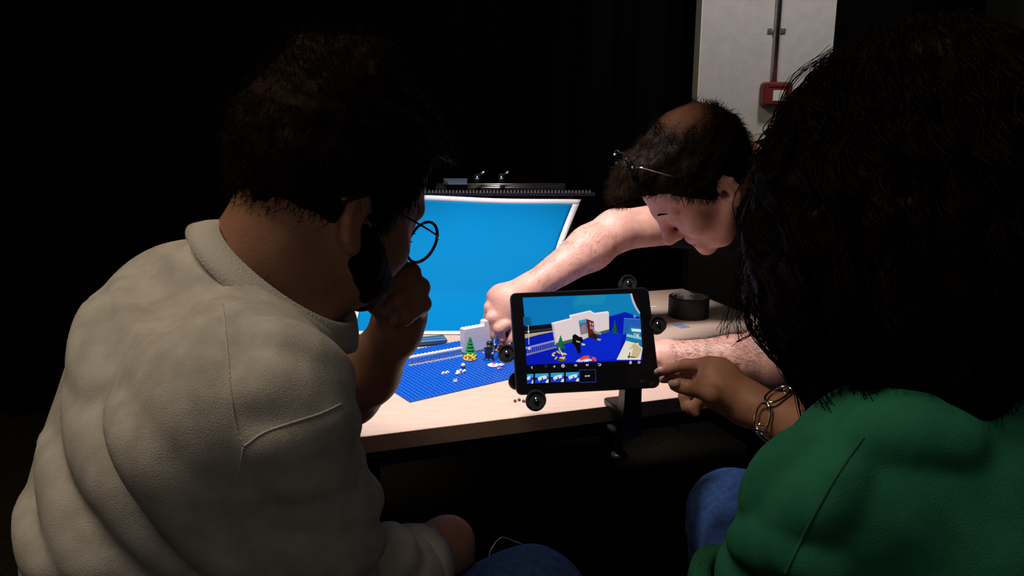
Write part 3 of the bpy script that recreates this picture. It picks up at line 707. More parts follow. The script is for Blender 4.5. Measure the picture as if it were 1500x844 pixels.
pic += [((226, 208, 210), [(408, 380), (575, 340), (565, 312), (750, 271), (786, 294), (905, 278), (916, 288), (918, 442), (440, 572), (424, 470)]),
        ((196, 178, 186), [(408, 380), (428, 392), (452, 560), (440, 572)]),
        ((242, 232, 236), [(408, 380), (575, 338), (565, 312), (750, 270), (786, 293), (905, 277), (912, 290), (786, 306), (748, 284), (582, 324), (588, 350), (424, 394)]),
        ((72, 100, 44), [(446, 560), (918, 436), (918, 458), (450, 585)]),
        ((84, 108, 150), [(648, 360), (715, 345), (732, 500), (668, 492)]), ((70, 160, 200), [(648, 360), (715, 345), (718, 372), (651, 386)]),
        ((150, 120, 120), [(664, 420), (690, 395), (712, 410), (720, 470), (670, 480)]),
        ((205, 196, 196), [(660, 486), (740, 470), (748, 500), (690, 528)]),
        ((92, 32, 26), [(714, 344), (782, 368), (792, 505), (736, 512)])]
for a, b_ in ((745, 372), (765, 378), (750, 408), (768, 412)): pic.append(((190, 150, 150), [(a, b_), (a + 12, b_ + 3), (a + 14, b_ + 28), (a + 2, b_ + 26)]))
pic += [((150, 146, 150), [(768, 440), (850, 470), (846, 486), (790, 470)]), ((40, 26, 30), [(760, 480), (800, 478), (850, 528), (820, 538), (740, 505)]), ((165, 160, 160), [(815, 515), (850, 525), (835, 540), (810, 530)])]
pic += tri_tree(490, 486, 600, 52, (22, 112, 58), (6, 52, 30)) + tri_tree(968, 352, 470, 34, (24, 90, 56), (8, 44, 34))
pic += [((110, 80, 30), [(470, 700), (530, 690), (540, 705), (505, 720), (462, 715)])]
for x, y, a, L in ((430, 650, -.5, 40), (470, 640, .6, 42), (500, 650, 1.1, 50), (525, 655, .2, 38), (450, 690, -.9, 34), (500, 690, .1, 44), (480, 615, 1.4, 38), (520, 690, -1.0, 30), (425, 668, .2, 26)):
    c, s = math.cos(a), math.sin(a); pic.append(((236, 212, 84) if (x + y) % 3 else (206, 178, 50), [(x + c * p - s * q, y + s * p + c * q) for p, q in ((-L / 2, -3), (0, -9), (L / 2, -3), (L / 2, 4), (0, 7), (-L / 2, 4))]))
pic += [((12, 10, 14), [(594, 492), (618, 478), (650, 500), (662, 540), (668, 645), (645, 655), (620, 590), (594, 560)]), ((12, 10, 14), [(645, 500), (682, 510), (690, 545), (664, 560)]),
        ((196, 166, 130), [(625, 535), (660, 545), (664, 556), (630, 550)]), ((200, 200, 206), [(672, 560), (705, 566), (706, 578), (680, 580)]),
        ((224, 200, 190), [(622, 722), (650, 700), (700, 690), (760, 700), (770, 716), (660, 726)]), ((226, 72, 46), [(655, 698), (690, 674), (740, 668), (752, 684), (700, 702), (668, 712)]), ((226, 78, 56), [(762, 680), (795, 684), (808, 712), (796, 722), (770, 704)]), ((240, 240, 240), [(700, 712), (735, 706), (738, 720), (702, 724)]),
        ((36, 92, 186), [(1050, 338), (1190, 346), (1204, 480), (1040, 482)]), ((80, 160, 220), [(1050, 338), (1190, 346), (1190, 350), (1050, 343)]),
        ((20, 120, 170), [(1100, 400), (1196, 420), (1210, 590), (1195, 580), (1060, 545)]),
        ((132, 202, 214), [(1076, 478), (1200, 505), (1206, 530), (1068, 500)]), ((220, 232, 236), [(1112, 430), (1198, 436), (1200, 462), (1120, 455)]), ((150, 176, 186), [(1130, 470), (1190, 476), (1170, 508), (1145, 500)]),
        ((228, 224, 208), [(1066, 538), (1160, 562), (1214, 600), (1196, 706), (984, 706)]), ((206, 182, 138), [(1096, 614), (1136, 560), (1176, 585), (1210, 610), (1172, 690), (1092, 688)]), ((236, 228, 206), [(1090, 625), (1130, 600), (1110, 690), (1040, 704), (1010, 700)]),
        ((40, 26, 18), [(1098, 640), (1106, 640), (1096, 696), (1086, 696)]), ((40, 26, 18), [(1078, 672), (1150, 682), (1150, 690), (1078, 682)])]
for y in (560, 580, 600, 625, 650, 680): pass
pic += [((14, 92, 140), [(158, 328), (228, 330), (230, 404), (164, 402)])]
scr_mesh('picture', pic, 6.03, 740, 410)
ui = [((220, 230, 235), circ(1153, 406, 34)), ((228, 12, 18), circ(1153, 406, 26)), ((205, 215, 220), [(186, 345), (208, 345), (208, 368), (186, 368)]), ((60, 120, 150), [(191, 350), (203, 350), (203, 363), (191, 363)]),
      ((215, 220, 225), [(202, 388), (206, 388), (212, 572), (208, 572)]), ((235, 235, 240), circ(206, 458, 8)), ((210, 210, 215), [(203, 598), (224, 596), (225, 616), (204, 618)]),
      ((90, 80, 60), circ(1169, 568, 19)), ((215, 205, 180), circ(1169, 568, 13)), ((190, 200, 210), circ(1145, 322, 11)), ((30, 40, 120), circ(1145, 322, 7)), ((235, 235, 235), [(1160, 490), (1182, 490), (1171, 510)])]
scr_mesh('interface', ui, 6.03, 740, 410, z0=.0016)
W_ = (225, 228, 232); G_ = (120, 122, 128)
bar = [(W_, [(238, 160), (242, 163), (234, 172), (242, 181), (238, 184), (228, 172)]), ((60, 60, 64), circ(360, 160, 12)), ((8, 8, 10), circ(360, 160, 8)), (W_, [(426, 160), (444, 160), (444, 164), (426, 164)]), (W_, [(433, 153), (437, 153), (437, 172), (433, 172)]), (W_, circ(511, 157, 14)), ((40, 60, 90), circ(511, 157, 9)), (W_, [(497, 155), (525, 155), (525, 158), (497, 158)]),
       (W_, [(614, 143), (618, 143), (618, 162), (614, 162)]), (W_, [(632, 143), (632, 162), (619, 152)]), (W_, [(716, 140), (716, 159), (729, 149)]), (W_, [(730, 140), (734, 140), (734, 159), (730, 159)]),
       (W_, [(818, 138), (842, 136), (846, 141), (846, 152), (840, 157), (824, 158), (824, 154), (838, 153), (842, 149), (842, 144), (838, 140), (818, 142)]), (W_, circ(1108, 130, 11)), ((8, 8, 10), circ(1108, 131, 6)), (W_, [(1102, 114), (1114, 114), (1112, 120), (1104, 120)]), (W_, circ(1183, 126, 11)), ((8, 8, 10), circ(1183, 126, 7)),
       (W_, [(705, 243), (711, 243), (711, 252), (705, 252)]), (W_, [(714, 243), (720, 243), (720, 252), (714, 252)]), (W_, [(727, 242), (733, 242), (733, 251), (727, 251)]), (W_, [(736, 242), (747, 241), (747, 250), (736, 251)])]
scr_mesh('control_bar', bar, 6.03, 740, 510, z0=.0016)
def thumb(x0, y0, x1, y1, k, cut=False):
    w_, h_ = x1 - x0, y1 - y0; q = lambda a, b: (x0 + a * w_, y0 + b * h_ - a * 4)
    P = [((40, 166, 210), [q(0, 0), q(1, 0), q(1, .45), q(0, .45)]), ((18, 60, 200), [q(0, .42), q(1, .35), q(1, 1), q(0, 1)])]
    if cut: P += [((226, 226, 232), [q(0, .3), q(.5, .22), q(.5, .55), q(0, .6)]), ((225, 225, 220), [q(.85, .7), q(1, .6), q(1, 1), q(.7, 1)])]
    else: P += [((226, 226, 232), [q(.18, .45), q(.42, .3), q(.72, .22), q(.86, .26), q(.86, .55), q(.24, .72)]), ((24, 28, 60), [q(.48 + .03 * k, .44), q(.56 + .03 * k, .42), q(.58 + .03 * k, .7), q(.5 + .03 * k, .74)]), ((14, 20, 60), [q(0, .5), q(.16, .46), q(.16, .58), q(0, .64)]), ((228, 226, 220), [q(.86, .7), q(1, .62), q(1, 1), q(.76, 1)]), ((200, 190, 90), [q(.26, .72), q(.36, .7), q(.36, .8), q(.26, .82)])]
    scr_mesh('thumbnail', P, 6.03, 740, 510, z0=.0012)
thumb(194, 232, 247, 316, 0, True); thumb(266, 227, 383, 310, 0); thumb(403, 221, 518, 303, 1); thumb(537, 216, 651, 298, 2)
BB = (38, 62, 170)
scr_mesh('empty_frame_box', [(BB, [(652, 192), (797, 188), (797, 191), (652, 196)]), (BB, [(797, 188), (803, 302), (799, 302), (794, 190)]), (BB, [(803, 302), (658, 306), (658, 302), (803, 298)]), (BB, [(658, 306), (652, 192), (656, 192), (662, 306)])], 6.03, 740, 510, z0=.0012)
# stand
sd = thing('tablet_stand', 'black tablet mount with round rollers, clamped to the front edge of the table', 'stand', Z(918, 606, .73))
def roller(u, v, d, r, back=.006):
    c = A(u, v, d); t0 = c - ez * back
    b = MB(); b.lathe(t0, [(r * .55, -.010), (r * .95, -.010), (r, -.008), (r, .006), (r * .94, .008), (r * .80, .008), (r * .76, .0062), (r * .3, .0062), (r * .28, .0075)], TAX, 32); rl = b.build('roller', M['rubber'], sd, True); rl.modifiers.new('e', 'EDGE_SPLIT')
    b = MB(); b.lathe(t0 + ez * .0062, [(.0030, 0), (.0032, .002), (.0020, .003), (.0006, .003)], TAX, 14); b.build('screw', M['chrome'], rl, True)
    return t0
rp = [roller(785.5, 586, 1.102, .0150), roller(742.5, 517, 1.124, .0128), roller(758, 556, 1.121, .0125, .014), roller(922, 413, 1.168, .0135, .012), roller(964, 475, 1.150, .0135)]
bk = tcn - ez * .018
for p in rp:
    b = MB(); q = p - ez * .009; b.tube([q, q + (bk - q) * .5 - ez * .002, bk], .0055, 8); b.build('arm', M['blackpl'], sd, True)
b = MB(); b.box(bk, (.06, .05, .012), TAX, .003); b.build('hub', M['blackpl'], sd)
pb = Z(917, 606, .73); pb = pb - ty * .012
b = MB(); b.tube([bk + ez * .0, bk - ez * .03 - ey * .02, pb + np.array([.012, .035, .13]), pb + np.array([0, .004, .06])], .009, 10); b.build('gooseneck', M['blackpl'], sd, True)
b = MB()
P = [(pb + tz * z + tx * 0, w_) for z, w_ in ((.085, .028), (.05, .029), (.02, .030), (.0, .034), (-.03, .034))]
for i in range(len(P) - 1): pass
V = []; F = []
for q, w_ in P:
    for x, y in ((-1, -1), (1, -1), (1, 1), (-1, 1)): V.append(q + tx * x * w_ / 2 + ty * y * .010)
for i in range(len(P) - 1):
    for k in range(4): F.append((i * 4 + k, i * 4 + 4 + k, i * 4 + 4 + (k + 1) % 4, i * 4 + (k + 1) % 4)[::-1])
F += [(0, 1, 2, 3), tuple(range(len(V) - 1, len(V) - 5, -1))]; b.add(V, F); b.build('post', M['blackpl'], sd)
b = MB(); b.box(pb + tz * .0065 + ty * .03, (.034, .06, .011), (tx, ty, tz), .002); b.box(pb - tz * .034 + ty * .028, (.034, .06, .008), (tx, ty, tz), .002); b.build('clamp', M['blackpl'], sd)
b = MB(); b.tube([pb - tz * .075 + ty * .03, pb - tz * .036 + ty * .03], .005, 10); b.lathe(pb - tz * .085 + ty * .03, [(.012, 0), (.014, .003), (.014, .009), (.01, .011)], n=14); b.build('clamp_screw', M['blackpl'], sd, True)

# ------------------------------------------------------------------ people
SEAT = .455
def stool(c, az, label):
    t = thing('stool', label, 'stool', (c[0], c[1], 0)); c = np.array([c[0], c[1], 0.])
    b = MB(); b.lathe(c, [(.15, SEAT - .045), (.17, SEAT - .04), (.175, SEAT - .02), (.165, SEAT - .002), (.14, SEAT)], n=28); b.build('seat', M['blackcloth'], t, True)
    for k in range(4):
        a = az + math.pi / 4 + k * math.pi / 2; d = np.array([math.cos(a), math.sin(a), 0])
        b = MB(); b.tube([c + d * .12 + tz * (SEAT - .045), c + d * .19], .012, 8); b.build('leg', M['frame'], t)
    b = MB(); b.tube([c + np.array([math.cos(a) * .172, math.sin(a) * .172, .16]) for a in np.linspace(0, 2 * math.pi, 25)[:-1]], .008, 8, True); b.build('foot_ring', M['frame'], t, True)
def leg_sdf(S, hip, knee, ank, fwd, k=.04):
    S.chain([hip, knee], [.082, .054], k); S.chain([knee, knee * .45 + ank * .55 + np.array([0, 0, .02]), ank], [.052, .046, .034], k)
    f = nrm([fwd[0], fwd[1], 0]); S.cap(ank - np.array([0, 0, .045]), ank + f * .13 - np.array([0, 0, .052]), .036, .030, .03)
def shoes(person, ank, fwd):
    f = nrm([fwd[0], fwd[1], 0])
    for a in ank:
        S = Sdf(); S.cap(a - tz * .04 - f * .035, a + f * .14 - tz * .048, .042, .038, .03); S.cap(a - tz * .05, a + tz * .02, .042, .046, .03)
        S.fn(lambda P, d: np.maximum(d, .004 - P[..., 2])); v, q = S.mesh(.008); meshobj('shoe', v, q, M['blackpl'], person)
def sub_rot(az): return np.array([[math.cos(az), -math.sin(az), 0], [math.sin(az), math.cos(az), 0], [0, 0, 1.]])   # rows: right, forward, up for a body facing azimuth az (from +y towards +x)

# ---- the seated man in the pale sweatshirt
az = math.radians(65); B1 = sub_rot(az)
man = thing('person', 'seated person in a pale grey sweatshirt and round glasses, chin on fist', 'person', (-.35, .69, 0))
H1 = Frame(A(484, 284, .785), (math.sin(math.radians(40)) * .88, math.cos(math.radians(40)) * .88, -.46), (.13, .0, 1))
neck1 = np.array([-.278, .748, 1.005])
rsh = np.array([-.222, .578, .955]); relb = A(465, 940, .74); rwr = A(636, 806, .91)
lsh = np.array([-.375, .885, .955]); lelb = A(512, 578, 1.055); lwr = A(580, 486, .955)
S = Sdf(); add_head(S, H1, .74)
S.cap(H1(0, -.03, -.03), neck1 + np.array([.0, .0, -.01]), .056, .064, .03); S.cap(H1(0, .005, -.055), neck1 + np.array([.03, .01, -.05]), .042, .055, .03)
S.ell((-.305, .72, .89), (.15, .09, .10), B1, .05); S.ell((-.335, .70, .76), (.15, .105, .16), B1, .06); S.ell((-.35, .69, .57), (.165, .12, .115), B1, .06)
S.chain([neck1 - tz * .06, rsh, relb, rwr], [.035, .045, .040, .027], .03); S.chain([neck1 - tz * .06, lsh], [.035, .045], .03)
S.chain([lsh, lelb], [.048, .040], .03); S.chain([lelb, lelb * .62 + lwr * .38, lwr], [.041, .043, .029], .02)
hipr, hipl = np.array([-.29, .60, .545]), np.array([-.41, .77, .545]); kner, knel = A(770, 898, .93), np.array([-.27, .98, .52]); anr, anl = np.array([.02, .88, .085]), np.array([-.20, .93, .085])
leg_sdf(S, hipr, kner, anr, B1[1]); leg_sdf(S, hipl, knel, anl, B1[1])
# left fist against the mouth: palm, four curled fingers stacked, thumb under the chin
AF = lambda u, v, d: A(u - 8, v + 1, d)
S.chain([lwr, AF(592, 462, .950)], [.029, .028], .02); S.cap(AF(592, 462, .950), AF(594, 418, .955), .026, .022, .02); S.cap(AF(602, 455, .95), AF(612, 428, .95), .022, .020, .02)
for (a, p_, d_, t_), r in zip((((600, 402, .95), (588, 380, .918), (558, 391, .892), (548, 408, .905)), ((612, 416, .95), (609, 399, .910), (574, 416, .884), (562, 431, .902)), ((619, 435, .948), (623, 420, .906), (591, 440, .880), (578, 452, .900)), ((619, 456, .945), (626, 444, .906), (601, 463, .884), (590, 471, .902))), (.0116, .0120, .0116, .0106)):
    S.chain([AF(*a), AF(*p_), AF(*d_), AF(*t_)], [r * 1.1, r * 1.08, r, r * .85], .003)
S.chain([AF(578, 468, .935), AF(558, 442, .905), AF(549, 420, .885), AF(550, 402, .885)], [.014, .0125, .011, .0085], .006)
# right hand draped over the thigh
S.chain([rwr, A(656, 796, .93), A(664, 822, .95)], [.028, .029, .026], .02)
for i, (u, v) in enumerate(((655, 850), (664, 856), (673, 856), (682, 850))):
    S.chain([A(652 + i * 6, 818, .945 + .006 * i), A(u, v - 14, .968 + .008 * i), A(u - 2, v + 12, .97 + .008 * i), A(u - 5, v + 34, .955 + .008 * i)], [.0105, .0095, .0088, .007], .006)
S.chain([A(648, 815, .945), A(644, 838, .93), A(650, 860, .925)], [.012, .0105, .008], .008)
v1, q1 = S.mesh(.0034); meshobj('body', v1, q1, M['skin_a'], man)
# hair, brows, beard
hz1 = [-.085, -.075, -.060, -.030, -.014, -.034, .020, .080, .092, .096]
def tuft(S): 
    S.cap(H1(-.03, -.065, .115), H1(.02, -.03, .134), .024, .026, .03); S.cap(H1(0, .03, .125), H1(.01, .085, .105), .022, .016, .03); S.cap(H1(-.03, .05, .11), H1(-.03, .100, .094), .022, .014, .02); S.cap(H1(.02, .05, .11), H1(.025, .104, .090), .022, .014, .02)
S = hair_cap(H1, hz1, .013, .0045, 150, 1, tuft); hv, hq = S.mesh(.004)
hair = meshobj('hair', hv, hq, M['hair_dark'], man)
short_strands(H1, hv, 7000, M['hair_dark'], .024, lambda l: np.array([0, .5 if l[1] > -.03 else -.25, .25 if l[2] > .06 else -.7]), 'strands', hair, .0004, .5)
S = Sdf(); S.ell(H1(0, .048, -.067), (.0505, .050, .037), H1.ax, .02); S.ell(H1(0, .088, -.085), (.025, .020, .019), H1.ax, .02)
for s in (-1, 1): S.cap(H1(s * .0695, .004, -.035), H1(s * .047, .052, -.076), .0165, .0165, .02); S.cap(H1(s * .060, .026, -.046), H1(s * .034, .070, -.066), .0185, .0215, .02)
S.cap(H1(-.026, .089, -.057), H1(.026, .089, -.057), .0075, .0075, .01); S.cap(H1(-.026, .089, -.057), H1(-.03, .08, -.075), .008, .01, .01); S.cap(H1(.026, .089, -.057), H1(.03, .08, -.075), .008, .01, .01)
def bcut(P, d): return d + .0009 * wob(P, 300, 1).astype(np.float32)
S.fn(bcut); bv, bq = S.mesh(.004); meshobj('beard', bv, bq, M['hair_dark'], man)
b = MB()
for s in (-1, 1): b.tube([H1(s * .014, .0985, .027), H1(s * .03, .0945, .033), H1(s * .048, .082, .028)], [.002, .003, .002], 8)
b.build('eyebrows', M['hair_dark'], man, True)
# jeans
S = Sdf(); S.ell((-.35, .69, .565), (.178, .135, .115), B1, .06)
for hp_, kn, an in ((hipr, kner, anr), (hipl, knel, anl)): S.chain([hp_, kn], [.098, .073], .05); S.chain([kn, an], [.070, .062], .04)
S.fn(lambda P, d: d + .003 * wob(P, 45, 3).astype(np.float32) + .0015 * wob(P, 110, 6).astype(np.float32))
jv, jq = S.mesh(.007); meshobj('jeans', jv, jq, M['jeans'], man); shoes(man, (anr, anl), B1[1])
# sweatshirt
CC1 = np.array([-.242, .748, 1.012]); CN1 = nrm([.66, .06, .75])
def sweat_base():
    S = Sdf()
    S.ell((-.298, .718, .915), (.19, .125, .125), B1, .05); S.ell((-.335, .70, .78), (.185, .142, .17), B1, .07); S.ell((-.345, .695, .64), (.19, .15, .13), B1, .07)
    S.ell((-.330, .737, .968), (.115, .08, .092), B1, .05)
    S.chain([neck1 + np.array([.0, -.02, -.075]), rsh], [.052, .070], .05); S.chain([neck1 + np.array([-.01, .03, -.05]), lsh], [.055, .068], .05)
    c_ = rwr * .84 + relb * .16
    S.chain([rsh, rsh * .5 + relb * .5, relb, relb * .5 + rwr * .5, c_], [.078, .074, .064, .058, .041], .04)
    S.chain([lsh, lelb * .90 + lsh * .10], [.070, .056], .05)
    return S
def neck_open(S):
    S.cap(CC1 - CN1 * .07, CC1 - CN1 * .012, .088, .072, .045)
    S.cap(CC1 + CN1 * .010, CC1 + CN1 * .09, .076, .10, .008, 's')
S = sweat_base(); neck_open(S); cv, cq = S.mesh(.012); T1 = bvh(cv, cq)
S = sweat_base()
folds(S, T1, [([(105, 560), (130, 650), (180, 740), (250, 830)], .018, .004), ([(60, 600), (75, 700), (110, 800), (140, 844)], .016, .004), ([(165, 600), (215, 690), (300, 790), (360, 835)], .02, .005), ([(35, 740), (60, 810), (90, 843)], .014, .004),
    ([(140, 420), (128, 500), (140, 570)], .016, .003), ([(200, 380), (235, 420), (250, 470)], .03, -.003),
    ([(400, 648), (470, 622), (536, 626)], .026, .010), ([(410, 690), (480, 688), (545, 668)], .018, .008), ([(440, 742), (520, 738), (558, 708)], .022, .010),
    ([(560, 760), (580, 800), (570, 840)], .016, .004), ([(430, 800), (500, 810), (560, 790)], .016, .003), ([(400, 490), (450, 525), (510, 548)], .018, .004), ([(380, 560), (430, 575), (500, 570)], .018, .003)])
neck_open(S)
S.fn(lambda P, d: d + .0008 * wob(P, 34, 5).astype(np.float32) + .0003 * wob(P, 90, 2).astype(np.float32))
sv, sq = S.mesh(.0042); sw = meshobj('sweatshirt', sv, sq, M['sweat'], man); T1 = bvh(sv, sq)
def seam(pxs, name, m, parent, T=None, r=.0011, n=40):
    hs = on_surface(T, pxs, n)
    if len(hs) < 3: return
    b = MB(); b.tube([p - q * .0003 for p, q in hs], r, 6); b.build(name, m, parent, True)
seam([(326, 446), (332, 500), (337, 560), (345, 620), (357, 655)], 'shoulder_seam', M['seam'], sw, T1)
seam([(357, 655), (385, 635), (420, 622), (470, 606), (500, 592)], 'armhole_seam', M['seam'], sw, T1); seam([(357, 655), (350, 690), (338, 712)], 'armhole_seam', M['seam'], sw, T1)
# ribbed collar: a band that follows the neck opening
def collar(c, r1, r2, ax, hgt, name, m, parent, nrib=110, thick=.005, flare=.35):
    N = nrib * 2; V = []; F = []; prof = [(0, 0), (.012, hgt * .15), (.008, hgt * .55), (0, hgt), (-thick, hgt * .95), (-thick, 0)]
    for i in range(N):
        a = 2 * math.pi * i / N; rb = .0013 if i % 2 else 0
        for o_, z in prof:
            k = o_ * 1.0 + (hgt - z) * flare + rb; V.append(c + ax[0] * math.cos(a) * (r1 + k) + ax[1] * math.sin(a) * (r2 + k) + ax[2] * (z - .012 * math.sin(a) ** 2 * 0))
    n = len(prof)
    for i in range(N):
        for k in range(n): F.append((i * n + k, ((i + 1) % N) * n + k, ((i + 1) % N) * n + (k + 1) % n, i * n + (k + 1) % n))
    return meshobj(name, V, F, m, parent)
nax = CN1; rr_ = nrm(np.cross(B1[1], nax)); CA1 = (rr_, np.cross(nax, rr_), nax)
collar(CC1, .074, .084, CA1, .026, 'collar', M['seam'], sw)
cd_ = nrm(rwr - relb); ca = nrm(np.cross(cd_, tz)); collar(rwr * .85 + relb * .15 - cd_ * .03, .037, .037, (ca, np.cross(cd_, ca), cd_), .05, 'cuff', M['sweat'], sw, 50, .004, .1)
stool((-.35, .69), az, 'black round stool under the person in the sweatshirt')
# round wire glasses
gl = thing('eyeglasses', 'round thin wire glasses on the face of the person in the sweatshirt', 'glasses', H1(0, .12, -.002))
for s in (-1, 1):
    c = H1(s * .034, .121 - .004, -.004); ring = [c + H1.r * math.cos(a) * .0255 + H1.u * math.sin(a) * .0245 - H1.f * (.006 * (s * math.cos(a) + 1) * .6) for a in np.linspace(0, 2 * math.pi, 41)[:-1]]
    b = MB(); b.tube(ring, .0018, 8, True); rm = b.build('rim', M['bluewire'], gl, True)
    b = MB(); b.add(ring, [tuple(range(40))]); b.add([p + H1.f * .0012 for p in ring], [tuple(range(39, -1, -1))]); b.build('lens', M['glass'], gl)
    b = MB(); b.tube(smooth_path([H1(s * .060, .110, .004), H1(s * .070, .09, .006), H1(s * .080, .02, .006), H1(s * .081, -.012, .010)], 20), .0011, 8); b.build('temple', M['bluewire'], gl, True)
    b = MB(); b.tube(smooth_path([H1(s * .0815, -.010, .011), H1(s * .083, -.022, .004), H1(s * .081, -.042, -.012)], 10), .0027, 8); b.build('temple_tip', M['blackpl'], gl, True)
    b = MB(); b.tube([H1(s * .012, .119, -.006), H1(s * .0095, .112, -.012)], [.0008, .002], 8); b.build('nose_pad', M['bluewire'], gl, True)
b = MB(); b.tube(smooth_path([H1(-.0095, .120, .004), H1(0, .123, .007), H1(.0095, .120, .004)], 9), .0012, 8); b.build('bridge', M['bluewire'], gl, True)
# thin cable loop behind the knee
b = MB(); q = A(718, 812, 1.02); b.tube(smooth_path([A(714, 832, .99), A(719, 806, 1.0), A(734, 788, 1.02), A(752, 793, 1.04), A(770, 803, 1.05), A(800, 850, 1.06), A(790, 1100, 1.05)], 40), .0006, 6)
tag(b.build('thin_cable', M['cable'], None, True), 'thin pale cable looping above the blue jeans in the dark', 'cable')

# ---- the person with long curly hair in the green top
az3 = math.radians(-8); B3 = sub_rot(az3)
wom = thing('person', 'person with long dark curly hair in a green short sleeved top', 'person', (.38, .60, 0))
H3 = Frame(A(1322, 284, .70), (-.30, .92, -.25), (0, .05, 1)); neck3 = np.array([.400, .640, .995])
ls3 = A(1266, 700, .645); le3 = A(1052, 930, .74); lw3 = np.array([.30, .86, .63]); rs3 = np.array([.57, .665, .92]); re3 = A(1275, 690, .86); rw3 = A(1095, 592, .985)
S = Sdf(); add_head(S, H3, .95, .92)
S.cap(H3(0, -.02, -.04), neck3, .05, .058, .03); S.ell((.43, .62, .85), (.155, .095, .13), B3, .05); S.ell((.435, .62, .73), (.13, .09, .15), B3, .06); S.ell((.435, .62, .56), (.165, .115, .11), B3, .06)
S.chain([neck3 - tz * .03, ls3, le3, lw3], [.035, .034, .034, .024], .03); S.chain([neck3 - tz * .03, rs3, re3], [.045, .045, .038], .03); S.chain([re3, A(1190, 636, .915), A(1150, 612, .945), rw3], [.037, .034, .028, .0235], .015)
hl, hr = np.array([.35, .63, .545]), np.array([.52, .64, .545]); kl, kr = A(1076, 758, 1.20), np.array([.52, 1.07, .575]); al, ar = np.array([.345, 1.10, .085]), np.array([.52, 1.12, .085])
leg_sdf(S, hl, kl, al, (0, 1)); leg_sdf(S, hr, kr, ar, (0, 1))
# right hand with the index finger touching the tablet's edge
S.cap(rw3, A(1062, 552, 1.0), .0235, .019, .02); S.cap(rw3, A(1052, 580, .985), .022, .018, .02); S.cap(A(1062, 552, 1.0), A(1046, 541, 1.005), .017, .014, .015); S.cap(A(1050, 572, .99), A(1040, 556, 1.0), .019, .016, .02)
for pts, rs in (([(1056, 536, 1.003), (1038, 533, 1.01), (1004, 535, 1.035), (982, 541, 1.06), (965, 546, 1.082)], [.0128, .0108, .0092, .0082, .0068]),
                ([(1050, 545, 1.02), (1026, 545, 1.03), (1004, 551, 1.06), (984, 554, 1.08), (971, 556, 1.095)], [.012, .0105, .009, .008, .0068]),
                ([(1044, 560, 1.02), (1022, 566, 1.03), (1003, 580, 1.04), (1006, 596, 1.035), (1014, 602, 1.03)], [.0115, .0102, .0092, .008, .0065]),
                ([(1046, 574, 1.01), (1030, 584, 1.015), (1016, 596, 1.02), (1020, 606, 1.015)], [.0108, .0095, .0082, .0065]),
                ([(1068, 588, .975), (1042, 578, .965), (1009, 568, .968), (995, 565, .975), (987, 564.5, .98)], [.0155, .013, .0108, .0098, .0078])):
    S.chain([A(*p) for p in pts], [r * .88 for r in rs], .006)
v3, q3 = S.mesh(.0034); bo3 = meshobj('body', v3, q3, M['skin_c'], wom)
for c, dx in ((A(991, 562, .968), A(984, 562, .974)), (A(969, 542.5, 1.070), A(963, 545, 1.080))):
    S = Sdf(); S.cap(c, dx, .0058, .0048, .004); nv, nq = S.mesh(.0012); meshobj('fingernail', nv, nq, M['nail'], bo3)
# jeans
S = Sdf(); S.ell((.435, .62, .555), (.175, .13, .112), B3, .06)
for hp_, kn, an in ((hl, kl, al), (hr, kr, ar)): S.chain([hp_, kn], [.095, .068], .05); S.chain([kn, an], [.066, .06], .04)
S.fn(lambda P, d: d + .003 * wob(P, 45, 3).astype(np.float32) + .0015 * wob(P, 110, 6).astype(np.float32))
jv, jq = S.mesh(.007); meshobj('jeans', jv, jq, M['jeans'], wom); shoes(wom, (al, ar), (0, 1))
# green top with short turned-up sleeves
le_ = ls3 * .40 + le3 * .60
def top_base():
    S = Sdf(); S.ell((.43, .615, .855), (.165, .110, .14), B3, .05); S.ell((.44, .615, .74), (.155, .115, .17), B3, .07); S.ell((.44, .61, .62), (.17, .14, .12), B3, .07)
    S.chain([neck3 + np.array([0, -.02, -.03]), ls3], [.055, .056], .05); S.chain([neck3 + np.array([0, -.02, -.03]), rs3], [.055, .06], .05)
    S.chain([ls3, ls3 * .6 + le_ * .4, le_], [.060, .058, .054], .04); S.chain([rs3, rs3 * .5 + re3 * .5], [.068, .064], .04); return S
S = top_base(); cv, cq = S.mesh(.012); T3 = bvh(cv, cq); S = top_base()
folds(S, T3, [([(1190, 640), (1140, 690), (1098, 750)], .018, .008), ([(1250, 670), (1190, 740), (1120, 790)], .016, .007), ([(1160, 800), (1120, 800), (1080, 790)], .014, .005), ([(1250, 640), (1330, 620), (1420, 650)], .02, .005), ([(1150, 790), (1180, 820), (1220, 844)], .012, .004)])
S.fn(lambda P, d: d + .0024 * wob(P, 30, 8).astype(np.float32) + .0012 * wob(P, 80, 4).astype(np.float32))
S.cap(neck3 + np.array([0, .005, .012]), neck3 + np.array([0, .03, .10]), .068, .09, .008, 's')
sv, sq = S.mesh(.0045); gt = meshobj('green_top', sv, sq, M['green'], wom); T3 = bvh(sv, sq)
seam([(1265, 640), (1230, 690), (1195, 750), (1165, 810), (1150, 843)], 'sleeve_seam', mat('dark_green_seam', (.02, .13, .06), .95), gt, T3, .0014)
cd_ = nrm(le3 - ls3); ca = nrm(np.cross(cd_, tz)); collar(le_ + cd_ * .030, .051, .051, (ca, np.cross(cd_, ca), cd_), .034, 'sleeve_cuff', M['greenrib'], gt, 60, .007, .02)
stool((.435, .61), 0, 'black round stool under the person in the green top')
